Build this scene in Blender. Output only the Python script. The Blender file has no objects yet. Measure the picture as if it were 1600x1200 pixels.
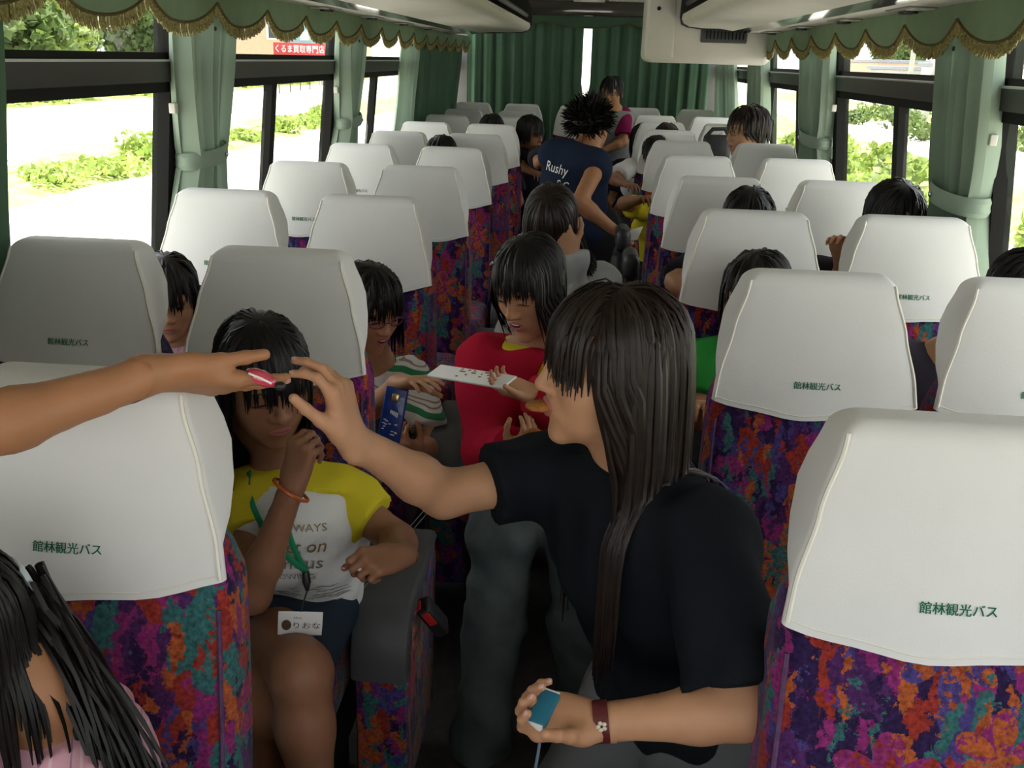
import bpy, math, random
import numpy as np
from mathutils import Vector, Matrix
R = math.radians
random.seed(7)
SC = bpy.context.scene
COL = SC.collection

# ------------------------------------------------------------------ camera
F_PX, VPX, VPY, ROLL = 1555.0, 935.0, 95.0, 0.03
CAM = Vector((0.10, 0.0, 1.50))
_y = Vector((VPX - 800, 600 - VPY, -F_PX)).normalized()
_z = Vector((1, -ROLL, 0)).cross(_y).normalized()
_x = _y.cross(_z)
ROT = Matrix((_x, _y, _z))                      # camera space -> world
cam_d = bpy.data.cameras.new('camera')
cam_d.sensor_width = 36.0
cam_d.lens = 36.0 * F_PX / 1600.0
cam_d.clip_start = 0.02
cam_d.clip_end = 600
cam = bpy.data.objects.new('camera', cam_d)
COL.objects.link(cam)
cam.matrix_world = Matrix.Translation(CAM) @ ROT.to_4x4()
SC.camera = cam


def at(px, py, y):
    """world point on the plane y (metres down the coach) seen at a pixel of the 1600x1200 photograph"""
    w = ROT @ Vector((px - 800, 600 - py, -F_PX))
    return CAM + w * (y / w.y)


def atx(px, py, x):
    w = ROT @ Vector((px - 800, 600 - py, -F_PX))
    return CAM + w * ((x - CAM.x) / w.x)


# ------------------------------------------------------------------ world, sun, exposure
SC.view_settings.view_transform = 'Standard'
SC.view_settings.look = 'None'
SC.view_settings.gamma = 1.0
SC.view_settings.use_curve_mapping = False
SC.view_settings.exposure = 0.47
W = bpy.data.worlds.new('sky')
SC.world = W
W.use_nodes = True
nt = W.node_tree
nt.nodes.clear()
bg = nt.nodes.new('ShaderNodeBackground')
bg.inputs[0].default_value = (0.96, 0.985, 1.0, 1)
bg.inputs[1].default_value = 2.3
wo = nt.nodes.new('ShaderNodeOutputWorld')
nt.links.new(bg.outputs[0], wo.inputs[0])
sun_d = bpy.data.lights.new('sun', 'SUN')
sun_d.energy = 12.0
sun_d.angle = R(1.5)
sun_d.color = (1.0, 0.96, 0.88)
sun = bpy.data.objects.new('sun', sun_d)
sun.rotation_euler = (R(-5), R(4), 0)
COL.objects.link(sun)
SC.cycles.max_bounces = 8
SC.cycles.diffuse_bounces = 6
SC.cycles.transparent_max_bounces = 16
SC.cycles.caustics_reflective = False
SC.cycles.caustics_refractive = False
SC.cycles.sample_clamp_indirect = 6.0


# ------------------------------------------------------------------ materials
MATS = {}


def nd(nt, t, **kw):
    n = nt.nodes.new(t)
    for k, v in kw.items():
        setattr(n, k, v)
    return n


def mat(name, col, rough=0.7, spec=0.3, metal=0.0, bump=0.0, bscale=300.0, var=0.0, vscale=6.0,
        trans=0.0, tcol=None, coat=0.0, sss=0.0, stretch=None):
    """procedural principled material: noise tint (var), noise relief (bump), optional translucency"""
    if name in MATS:
        return MATS[name]
    m = bpy.data.materials.new(name)
    m.use_nodes = True
    nt = m.node_tree
    b = nt.nodes['Principled BSDF']
    b.inputs['Base Color'].default_value = (*col, 1)
    b.inputs['Roughness'].default_value = rough
    b.inputs['Specular IOR Level'].default_value = spec
    b.inputs['Metallic'].default_value = metal
    b.inputs['Coat Weight'].default_value = coat
    if sss:
        b.inputs['Subsurface Weight'].default_value = sss
        b.inputs['Subsurface Radius'].default_value = (0.012, 0.005, 0.003)
        b.inputs['Subsurface Scale'].default_value = 1.0
    tc = nd(nt, 'ShaderNodeTexCoord')
    src = tc.outputs['Object']
    if stretch:
        mp = nd(nt, 'ShaderNodeMapping')
        mp.inputs['Scale'].default_value = stretch
        nt.links.new(src, mp.inputs[0])
        src = mp.outputs[0]
    if var:
        n = nd(nt, 'ShaderNodeTexNoise')
        n.inputs['Scale'].default_value = vscale
        n.inputs['Detail'].default_value = 4
        nt.links.new(src, n.inputs['Vector'])
        r = nd(nt, 'ShaderNodeMapRange')
        r.inputs[1].default_value = 0.3
        r.inputs[2].default_value = 0.7
        r.inputs[3].default_value = 1 - var
        r.inputs[4].default_value = 1 + var
        nt.links.new(n.outputs[0], r.inputs[0])
        mx = nd(nt, 'ShaderNodeVectorMath', operation='SCALE')
        mx.inputs[0].default_value = col
        nt.links.new(r.outputs[0], mx.inputs['Scale'])
        nt.links.new(mx.outputs[0], b.inputs['Base Color'])
    if bump:
        n = nd(nt, 'ShaderNodeTexNoise')
        n.inputs['Scale'].default_value = bscale
        n.inputs['Detail'].default_value = 3
        nt.links.new(src, n.inputs['Vector'])
        bp = nd(nt, 'ShaderNodeBump')
        bp.inputs['Strength'].default_value = bump
        bp.inputs['Distance'].default_value = 0.004
        nt.links.new(n.outputs[0], bp.inputs['Height'])
        nt.links.new(bp.outputs[0], b.inputs['Normal'])
    if trans:
        t = nd(nt, 'ShaderNodeBsdfTranslucent')
        t.inputs[0].default_value = (*(tcol or col), 1)
        ms = nd(nt, 'ShaderNodeMixShader')
        ms.inputs[0].default_value = trans
        nt.links.new(b.outputs[0], ms.inputs[1])
        nt.links.new(t.outputs[0], ms.inputs[2])
        nt.links.new(ms.outputs[0], nt.nodes['Material Output'].inputs[0])
    MATS[name] = m
    return m


def glass_mat():
    m = bpy.data.materials.new('window_glass')
    m.use_nodes = True
    nt = m.node_tree
    nt.nodes.clear()
    t = nd(nt, 'ShaderNodeBsdfTransparent')
    t.inputs[0].default_value = (0.93, 0.95, 0.93, 1)
    g = nd(nt, 'ShaderNodeBsdfGlossy')
    g.inputs['Roughness'].default_value = 0.02
    fr = nd(nt, 'ShaderNodeMath', operation='POWER')
    lw = nd(nt, 'ShaderNodeLayerWeight')
    nt.links.new(lw.outputs['Facing'], fr.inputs[0])
    fr.inputs[1].default_value = 5.0
    fr2 = nd(nt, 'ShaderNodeMath', operation='MULTIPLY_ADD')
    nt.links.new(fr.outputs[0], fr2.inputs[0])
    fr2.inputs[1].default_value = .5
    fr2.inputs[2].default_value = .02
    fr = fr2
    ms = nd(nt, 'ShaderNodeMixShader')
    o = nd(nt, 'ShaderNodeOutputMaterial')
    nt.links.new(fr.outputs[0], ms.inputs[0])
    nt.links.new(t.outputs[0], ms.inputs[1])
    nt.links.new(g.outputs[0], ms.inputs[2])
    nt.links.new(ms.outputs[0], o.inputs[0])
    return m


def fabric_mat():
    """painterly floral moquette: voronoi brush strokes over dark purple with orange/magenta petal flowers"""
    m = bpy.data.materials.new('floral_moquette')
    m.use_nodes = True
    nt = m.node_tree
    L = nt.links.new
    b = nt.nodes['Principled BSDF']
    b.inputs['Roughness'].default_value = 0.95
    b.inputs['Specular IOR Level'].default_value = 0.1
    b.inputs['Sheen Weight'].default_value = 0.1
    tc = nd(nt, 'ShaderNodeTexCoord')
    oi = nd(nt, 'ShaderNodeObjectInfo')
    off = nd(nt, 'ShaderNodeVectorMath', operation='SCALE')
    off.inputs[0].default_value = (7.0, 3.0, 11.0)
    L(oi.outputs['Random'], off.inputs['Scale'])
    add = nd(nt, 'ShaderNodeVectorMath', operation='ADD')
    L(tc.outputs['Object'], add.inputs[0])
    L(off.outputs[0], add.inputs[1])
    base = add.outputs[0]

    def distort(scale, amt):
        n = nd(nt, 'ShaderNodeTexNoise')
        n.inputs['Scale'].default_value = scale
        n.inputs['Detail'].default_value = 8
        n.inputs['Roughness'].default_value = .7
        L(base, n.inputs['Vector'])
        s = nd(nt, 'ShaderNodeVectorMath', operation='SUBTRACT')
        L(n.outputs['Color'], s.inputs[0])
        s.inputs[1].default_value = (.5, .5, .5)
        s2 = nd(nt, 'ShaderNodeVectorMath', operation='SCALE')
        L(s.outputs[0], s2.inputs[0])
        s2.inputs['Scale'].default_value = amt
        a = nd(nt, 'ShaderNodeVectorMath', operation='ADD')
        L(base, a.inputs[0])
        L(s2.outputs[0], a.inputs[1])
        return a.outputs[0]

    def strokes(rot, scale, stretch, cols, dist):
        mp = nd(nt, 'ShaderNodeMapping')
        mp.inputs['Rotation'].default_value = rot
        mp.inputs['Scale'].default_value = stretch
        L(dist, mp.inputs[0])
        v = nd(nt, 'ShaderNodeTexVoronoi')
        v.inputs['Scale'].default_value = scale
        L(mp.outputs[0], v.inputs['Vector'])
        sx = nd(nt, 'ShaderNodeSeparateColor')
        L(v.outputs['Color'], sx.inputs[0])
        r = nd(nt, 'ShaderNodeValToRGB')
        r.color_ramp.interpolation = 'CONSTANT'
        e = r.color_ramp.elements
        for i, c in enumerate(cols):
            x = e[i] if i < 2 else e.new(i / len(cols))
            x.position = i / len(cols)
            x.color = (*c, 1)
        L(sx.outputs[0], r.inputs[0])
        return r.outputs[0], sx.outputs[1], v

    ind, pur, mag, ora, red, tea, vio = ((.022, .010, .05), (.06, .016, .085), (.20, .020, .12), (.32, .075, .022), (.24, .026, .018),
                                         (.03, .11, .11), (.055, .04, .16))
    d1 = distort(26, .07)
    c1, m1, _ = strokes((0.3, 0.6, 0.2), 30, (1, 1, .35), (ind, pur, tea, pur, vio, mag, ind, tea, red, vio), d1)
    c2, m2, _ = strokes((0.1, -0.7, 0.5), 70, (1, 1, .3), (ora, mag, tea, ind, red, pur, vio, ora), d1)
    mx = nd(nt, 'ShaderNodeMix', data_type='RGBA')
    gt = nd(nt, 'ShaderNodeMath', operation='GREATER_THAN')
    L(m2, gt.inputs[0])
    gt.inputs[1].default_value = .5
    L(gt.outputs[0], mx.inputs[0])
    L(c1, mx.inputs[6])
    L(c2, mx.inputs[7])
    # flowers
    d2 = distort(9, .03)
    v = nd(nt, 'ShaderNodeTexVoronoi')
    v.inputs['Scale'].default_value = 6.5
    L(d2, v.inputs['Vector'])
    sub = nd(nt, 'ShaderNodeVectorMath', operation='SUBTRACT')
    L(d2, sub.inputs[0])
    L(v.outputs['Position'], sub.inputs[1])
    sp = nd(nt, 'ShaderNodeSeparateXYZ')
    L(sub.outputs[0], sp.inputs[0])
    an = nd(nt, 'ShaderNodeMath', operation='ARCTAN2')
    L(sp.outputs[2], an.inputs[0])
    L(sp.outputs[0], an.inputs[1])
    k = nd(nt, 'ShaderNodeMath', operation='MULTIPLY')
    L(an.outputs[0], k.inputs[0])
    k.inputs[1].default_value = 3.0
    sn = nd(nt, 'ShaderNodeMath', operation='SINE')
    L(k.outputs[0], sn.inputs[0])
    ab = nd(nt, 'ShaderNodeMath', operation='ABSOLUTE')
    L(sn.outputs[0], ab.inputs[0])
    rad = nd(nt, 'ShaderNodeMath', operation='MULTIPLY_ADD')
    L(ab.outputs[0], rad.inputs[0])
    rad.inputs[1].default_value = .26
    rad.inputs[2].default_value = .20
    lt = nd(nt, 'ShaderNodeMath', operation='LESS_THAN')
    L(v.outputs['Distance'], lt.inputs[0])
    L(rad.outputs[0], lt.inputs[1])
    sc2 = nd(nt, 'ShaderNodeSeparateColor')
    L(v.outputs['Color'], sc2.inputs[0])
    r = nd(nt, 'ShaderNodeValToRGB')
    r.color_ramp.interpolation = 'CONSTANT'
    e = r.color_ramp.elements
    for i, c in enumerate((ora, mag, red, vio, ora, tea)):
        x = e[i] if i < 2 else e.new(i / 6)
        x.position = i / 6
        x.color = (*c, 1)
    # petals streaked radially by the angle
    w = nd(nt, 'ShaderNodeTexNoise')
    w.inputs['Scale'].default_value = 60
    L(d1, w.inputs['Vector'])
    ad = nd(nt, 'ShaderNodeMath', operation='MULTIPLY_ADD')
    L(w.outputs[0], ad.inputs[0])
    ad.inputs[1].default_value = .9
    ad.inputs[2].default_value = -.45
    ad2 = nd(nt, 'ShaderNodeMath', operation='ADD')
    L(sc2.outputs[0], ad2.inputs[0])
    L(ad.outputs[0], ad2.inputs[1])
    L(ad2.outputs[0], r.inputs[0])
    pick = nd(nt, 'ShaderNodeMath', operation='GREATER_THAN')
    L(sc2.outputs[1], pick.inputs[0])
    pick.inputs[1].default_value = .3
    both = nd(nt, 'ShaderNodeMath', operation='MULTIPLY')
    L(pick.outputs[0], both.inputs[0])
    L(lt.outputs[0], both.inputs[1])
    mx2 = nd(nt, 'ShaderNodeMix', data_type='RGBA')
    L(both.outputs[0], mx2.inputs[0])
    L(mx.outputs[2], mx2.inputs[6])
    L(r.outputs[0], mx2.inputs[7])
    wv = nd(nt, 'ShaderNodeTexNoise')
    wv.inputs['Scale'].default_value = 160
    wv.inputs['Detail'].default_value = 4
    L(tc.outputs['Object'], wv.inputs['Vector'])
    wr = nd(nt, 'ShaderNodeMapRange')
    wr.inputs[1].default_value, wr.inputs[2].default_value = .3, .7
    wr.inputs[3].default_value, wr.inputs[4].default_value = .55, 1.4
    L(wv.outputs[0], wr.inputs[0])
    wm = nd(nt, 'ShaderNodeVectorMath', operation='SCALE')
    L(mx2.outputs[2], wm.inputs[0])
    L(wr.outputs[0], wm.inputs['Scale'])
    L(wm.outputs[0], b.inputs['Base Color'])
    # ribbed pile relief
    n = nd(nt, 'ShaderNodeTexNoise')
    n.inputs['Scale'].default_value = 700
    L(tc.outputs['Object'], n.inputs['Vector'])
    bp = nd(nt, 'ShaderNodeBump')
    bp.inputs['Strength'].default_value = .3
    bp.inputs['Distance'].default_value = .003
    L(n.outputs[0], bp.inputs['Height'])
    L(bp.outputs[0], b.inputs['Normal'])
    return m


def curtain_mat(name, col, trans, tcol):
    m = mat(name, col, rough=.75, spec=.2, trans=trans, tcol=tcol, var=.10, vscale=5, bump=.15, bscale=260)
    return m


M_GLASS = glass_mat()
M_FAB = fabric_mat()
M_COVER = mat('white_cover_cloth', (.755, .755, .735), rough=.9, spec=.12, bump=.10, bscale=420, var=.025, vscale=7, trans=.12)
M_PIPE = mat('cover_piping', (.74, .72, .64), rough=.9, spec=.1, bump=.1, bscale=300)
M_INK = mat('green_print', (.012, .13, .07), rough=.8, spec=.1, var=.1, vscale=40)
M_GREYPAD = mat('grey_vinyl', (.055, .058, .06), rough=.55, spec=.4, bump=.15, bscale=500, var=.06)
M_BLACK = mat('black_plastic', (.014, .014, .015), rough=.45, spec=.4, var=.1)
M_RAIL = mat('black_window_rail', (.016, .015, .014), rough=.30, spec=.5, var=.1)
M_RUBBER = mat('black_rubber', (.010, .0095, .009), rough=.8, spec=.15, var=.1)
M_ALU = mat('brushed_aluminium', (.55, .56, .56), rough=.35, spec=.5, metal=.9, bump=.1, bscale=90)
M_PANEL = mat('ivory_panel', (.56, .54, .49), rough=.5, spec=.35, var=.04, bump=.05, bscale=500)
M_PANEL_D = mat('dark_gloss_trim', (.035, .033, .03), rough=.08, spec=.6, coat=.4, var=.1)
M_CARPET = mat('dark_floor_vinyl', (.035, .032, .032), rough=.6, spec=.3, var=.3, vscale=30, bump=.2)
M_WALL = mat('grey_wall_carpet', (.16, .155, .15), rough=.95, spec=.1, bump=.4, bscale=500, var=.1)
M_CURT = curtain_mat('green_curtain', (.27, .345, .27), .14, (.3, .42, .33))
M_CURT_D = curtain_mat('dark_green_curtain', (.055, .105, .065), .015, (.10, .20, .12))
M_VAL = mat('valance_green', (.135, .185, .12), rough=.85, spec=.15, var=.08, vscale=12, bump=.15, bscale=400, trans=.05)
M_BRAID = mat('olive_braid', (.10, .08, .03), rough=.8, spec=.2, var=.3, vscale=200, bump=.5, bscale=500)
M_FRINGE = mat('gold_fringe', (.26, .22, .08), rough=.6, spec=.3, var=.7, vscale=160, trans=.25)


# ------------------------------------------------------------------ mesh helpers
def link(name, me, m=None, parent=None, smooth=True):
    o = bpy.data.objects.new(name, me)
    COL.objects.link(o)
    if m is not None and not me.materials:
        for x in (m if isinstance(m, (list, tuple)) else [m]):
            me.materials.append(x)
    if parent is not None:
        o.parent = parent
    return o


def tag(o, label=None, cat=None, group=None, kind=None):
    if label:
        o['label'] = label
    if cat:
        o['category'] = cat
    if group:
        o['group'] = group
    if kind:
        o['kind'] = kind
    return o


def empty(name, loc=(0, 0, 0), rz=0.0):
    o = bpy.data.objects.new(name, None)
    o.empty_display_size = .05
    COL.objects.link(o)
    o.location = loc
    o.rotation_euler = (0, 0, rz)
    return o


def copy_tree(o, parent=None):
    c = o.copy()
    COL.objects.link(c)
    c.parent = parent
    for ch in KIDS(o):
        copy_tree(ch, c)
    return c


def KIDS(o):
    return list(o.children)


class MB:
    """collects shapes and links them as one mesh object"""

    def __init__(self):
        self.v = []
        self.f = []
        self.mi = []
        self.cur = 0

    def add(self, vs, fs, mi=None):
        n = len(self.v)
        self.v += [tuple(p) for p in vs]
        self.f += [tuple(i + n for i in f) for f in fs]
        self.mi += [self.cur if mi is None else mi] * len(fs)
        return self

    def box(self, lo, hi, bev=0.0, mtx=None):
        x0, y0, z0 = lo
        x1, y1, z1 = hi
        b = min(bev, (x1 - x0) / 2.01, (y1 - y0) / 2.01, (z1 - z0) / 2.01)
        if b <= 0:
            vs = [(x, y, z) for x in (x0, x1) for y in (y0, y1) for z in (z0, z1)]
            fs = [(0, 1, 3, 2), (4, 6, 7, 5), (0, 4, 5, 1), (2, 3, 7, 6), (0, 2, 6, 4), (1, 5, 7, 3)]
        else:
            # rounded box: superposed rings (rounded rectangle rings at several heights)
            vs, fs = [], []
            seg = 3
            prof = []
            for i in range(seg + 1):
                a = i / seg * math.pi / 2
                prof.append((z0 + b - b * math.cos(a), b - b * math.sin(a)))
            prof += [(z0 + z1 - z, i) for z, i in reversed(prof)]
            for z, ins in prof:
                for (cx, cy, a0) in ((x1 - b, y1 - b, 0), (x0 + b, y1 - b, 90), (x0 + b, y0 + b, 180), (x1 - b, y0 + b, 270)):
                    for j in range(seg + 1):
                        a = R(a0 + 90 * j / seg)
                        vs.append((cx + (b - ins) * math.cos(a), cy + (b - ins) * math.sin(a), z))
            n = 4 * (seg + 1)
            m = len(prof)
            for i in range(m - 1):
                for j in range(n):
                    fs.append((i * n + j, i * n + (j + 1) % n, (i + 1) * n + (j + 1) % n, (i + 1) * n + j))
            fs.append(tuple(range(n - 1, -1, -1)))
            fs.append(tuple(range((m - 1) * n, m * n)))
        if mtx is not None:
            vs = [mtx @ Vector(p) for p in vs]
        return self.add(vs, fs)

    def tube(self, pts, r, n=8, caps=True, flat=1.0, up=None):
        pts = [Vector(p) for p in pts]
        rs = r if isinstance(r, (list, tuple)) else [r] * len(pts)
        vs, fs = [], []
        ref = Vector(up) if up is not None else None
        for i, p in enumerate(pts):
            t = (pts[min(i + 1, len(pts) - 1)] - pts[max(i - 1, 0)])
            if t.length < 1e-9:
                t = Vector((0, 0, 1))
            t.normalize()
            if ref is None:
                ref = Vector((0, 0, 1)) if abs(t.z) < .9 else Vector((1, 0, 0))
            a = t.cross(ref)
            if a.length < 1e-6:
                a = t.cross(Vector((1, .3, 0)))
            a.normalize()
            b = a.cross(t)
            if up is None:
                ref = b
            for j in range(n):
                q = 2 * math.pi * j / n
                vs.append(p + (a * math.cos(q) + b * math.sin(q) * flat) * rs[i])
        for i in range(len(pts) - 1):
            for j in range(n):
                fs.append((i * n + j, i * n + (j + 1) % n, (i + 1) * n + (j + 1) % n, (i + 1) * n + j))
        if caps:
            fs.append(tuple(range(n - 1, -1, -1)))
            fs.append(tuple(range((len(pts) - 1) * n, len(pts) * n)))
        return self.add(vs, fs)

    def ell(self, c, r, n=16, m=10, mtx=None):
        vs, fs = [], []
        for i in range(m + 1):
            th = math.pi * i / m
            for j in range(n):
                ph = 2 * math.pi * j / n
                p = Vector((r[0] * math.sin(th) * math.cos(ph), r[1] * math.sin(th) * math.sin(ph), r[2] * math.cos(th)))
                if mtx is not None:
                    p = mtx @ p
                vs.append(Vector(c) + p)
        for i in range(m):
            for j in range(n):
                fs.append((i * n + j, (i + 1) * n + j, (i + 1) * n + (j + 1) % n, i * n + (j + 1) % n))
        return self.add(vs, fs)

    def prism(self, prof, y0, y1, closed=True):
        """profile of (x, z) points swept from y0 to y1"""
        n = len(prof)
        vs = [(x, y0, z) for x, z in prof] + [(x, y1, z) for x, z in prof]
        fs = [(j, (j + 1) % n, n + (j + 1) % n, n + j) for j in range(n if closed else n - 1)]
        if closed:
            fs += [tuple(range(n - 1, -1, -1)), tuple(range(n, 2 * n))]
        return self.add(vs, fs)

    def mesh(self, name, smooth=True, fixn=True):
        me = bpy.data.meshes.new(name)
        me.from_pydata(self.v, [], self.f)
        me.polygons.foreach_set('use_smooth', [smooth] * len(me.polygons))
        if any(self.mi):
            me.polygons.foreach_set('material_index', self.mi)
        if fixn:
            import bmesh
            bm = bmesh.new()
            bm.from_mesh(me)
            bmesh.ops.recalc_face_normals(bm, faces=bm.faces)
            bm.to_mesh(me)
            bm.free()
        me.update()
        if smooth:
            try:
                me.set_sharp_from_angle(angle=R(40))
            except Exception:
                pass
        return me

    def build(self, name, m, parent=None, smooth=True, fixn=True):
        return link(name, self.mesh(name, smooth, fixn), m, parent)


def text_mesh(body, size, depth=0.0, align='CENTER', bold=0.0, res=3):
    cu = bpy.data.curves.new('lettering', 'FONT')
    cu.body = body
    cu.size = size
    cu.align_x = align
    cu.align_y = 'CENTER'
    cu.extrude = depth
    cu.offset = bold
    cu.resolution_u = res
    o = bpy.data.objects.new('lettering_source', cu)
    COL.objects.link(o)
    dg = bpy.context.evaluated_depsgraph_get()
    dg.update()
    me = bpy.data.meshes.new_from_object(o.evaluated_get(dg))
    bpy.data.objects.remove(o)
    me.name = 'lettering'
    return me


def lerp(a, b, t):
    return a + (b - a) * t


def interp(x, tab):
    if x <= tab[0][0]:
        return tab[0][1]
    for (x0, y0), (x1, y1) in zip(tab, tab[1:]):
        if x <= x1:
            t = (x - x0) / (x1 - x0)
            t = t * t * (3 - 2 * t) * .5 + t * .5
            return y0 + (y1 - y0) * t
    return tab[-1][1]


# ================================================================== SETTING: the coach shell
Y0, Y1 = -1.2, 9.55          # front and rear of the modelled cabin
ZC = 1.98                    # ceiling
XW = 1.17                    # window plane at rail height
def wx(z):                   # side wall leans in towards the roof
    return XW + (1.465 - z) * .10
tag(MB().box((-1.24, Y0, -.06), (1.24, Y1, 0)).build('floor', M_CARPET), kind='structure')
# raised seat plinths on either side of the aisle are covered by the seats; the roof
ceil = tag(MB().box((-1.12, Y0, ZC), (1.12, Y1, ZC + .06)).build('ceiling', M_PANEL), kind='structure')
for k, yy in enumerate((2.2, 4.4, 6.6, 8.6)):
    l = MB()
    l.box((-.16, yy - .28, ZC - .012), (.16, yy + .28, ZC + .005), .008)
    lp = l.build('ceiling_light_frame', M_BLACK, ceil)
    MB().box((-.13, yy - .25, ZC - .02), (.13, yy + .25, ZC - .008), .005).build('diffuser', M_PANEL, lp)


def side(s, pill, mull, name):
    """one window side: lower wall, windows between the pillars (frame, rail, panes, mullion), pillar trims"""
    ZS, ZT = .78, 1.90
    w = MB()
    w.prism([(s * wx(0), 0), (s * wx(ZS), ZS), (s * (wx(ZS) + .05), ZS), (s * (wx(0) + .05), 0)], Y0, Y1)
    w.prism([(s * wx(ZT), ZT), (s * wx(ZT + .14), ZT + .14), (s * (wx(ZT + .1) + .05), ZT + .14), (s * (wx(ZT) + .05), ZT)], Y0, Y1)
    wo_ = tag(w.build('wall_' + name, M_WALL, smooth=False), kind='structure')
    sill = MB().prism([(s * (wx(ZS) - .025), ZS - .02), (s * (wx(ZS) - .025), ZS + .012), (s * (wx(ZS) + .04), ZS + .012), (s * (wx(ZS) + .04), ZS - .02)], Y0, Y1)
    sill.build('sill', M_BLACK, wo_, smooth=False)
    for i, y in enumerate(pill):
        p = MB()
        a = .035
        p.prism([(s * (wx(ZS) - .012), ZS), (s * (wx(ZT) - .012), ZT), (s * (wx(ZT) + .04), ZT), (s * (wx(ZS) + .04), ZS)], y - a, y + a)
        o = tag(p.build('trim_%d' % (i + 1 + (0 if s < 0 else 20)), M_RUBBER, smooth=False), kind='structure')
        c = MB().box((s * (wx(1.33)) - s * .03 - .01, y - .012 - .05, 1.315), (s * wx(1.33) - s * .03 + .01, y + .012 - .05, 1.345), .003)
        c.build('curtain_hook', M_PANEL, o)
    ends = [Y0] + list(pill) + [Y1]
    for i in range(len(ends) - 1):
        ya, yb = ends[i] + .035, ends[i + 1] - .035
        root = tag(empty('window_%d' % (i + 1 + (0 if s < 0 else 20)), (0, 0, 0)), kind='structure')
        def bar(z0, z1, t0, t1, nm, m):
            b = MB()
            b.prism([(s * (wx(z0) - t0), z0), (s * (wx(z1) - t0), z1), (s * (wx(z1) + t1), z1), (s * (wx(z0) + t1), z0)], ya, yb)
            return b.build(nm, m, root, smooth=False)
        bar(1.405, 1.462, .020, .03, 'rail', M_RAIL)
        bar(1.462, 1.468, .024, .03, 'rail_highlight_strip', M_ALU)
        bar(1.468, 1.487, .004, .02, 'upper_gasket', M_RUBBER)
        bar(1.375, 1.405, .008, .03, 'lower_sash_bar', M_RUBBER)
        bar(ZS, ZS + .03, .008, .03, 'bottom_gasket', M_RUBBER)
        # panes
        for z0, z1, nm, dx in ((1.487, ZT, 'upper_pane', .0), (ZS + .03, 1.375, 'lower_pane', .006)):
            g = MB()
            g.add([(s * (wx(z0) + dx), ya, z0), (s * (wx(z0) + dx), yb, z0), (s * (wx(z1) + dx), yb, z1), (s * (wx(z1) + dx), ya, z1)], [(0, 1, 2, 3)])
            g.build(nm, M_GLASS, root, smooth=False)
        for y in mull:
            if ya < y < yb:
                b = MB()
                b.prism([(s * (wx(ZS) - .006), ZS), (s * (wx(1.39) - .006), 1.39), (s * (wx(1.39) + .03), 1.39), (s * (wx(ZS) + .03), ZS)], y - .03, y + .03)
                b.build('mullion', M_RUBBER, root, smooth=False)


side(-1, (1.05, 3.03, 4.97, 6.95, 8.9), (.05, 4.03, 5.95, 7.9), 'left')
side(1, (.95, 2.86, 4.74, 6.62, 8.5), (0., 3.80, 5.68, 7.55), 'right')

# front bulkhead behind the photographer and the rear wall with its window
fb = MB().box((-1.25, Y0 - .05, 0), (1.25, Y0, .75)).box((-1.25, Y0 - .05, 1.62), (1.25, Y0, 2.04))
fb.box((-1.25, Y0 - .05, .75), (-1.1, Y0, 1.85)).box((1.1, Y0 - .05, .75), (1.25, Y0, 1.85))
tag(fb.build('wall_front', M_WALL, smooth=False), kind='structure')
rw = MB().box((-1.25, Y1, 0), (1.25, Y1 + .05, .95)).box((-1.25, Y1, .95), (-1.0, Y1 + .05, 2.04)).box((1.0, Y1, .95), (1.25, Y1 + .05, 2.04)).box((-1.0, Y1, 1.86), (1.0, Y1 + .05, 2.04))
tag(rw.build('wall_rear', M_WALL, smooth=False), kind='structure')
wr = tag(empty('window_40'), kind='structure')
MB().add([(-1, Y1 + .02, .95), (1, Y1 + .02, .95), (1, Y1 + .02, 1.86), (-1, Y1 + .02, 1.86)], [(0, 1, 2, 3)]).build('pane', M_GLASS, wr, smooth=False)
hb = MB().box((-1.1, 9.05, 1.86), (1.1, 9.5, 1.979), .01)
tag(hb.build('trim_45', M_PANEL_D), kind='structure')

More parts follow.
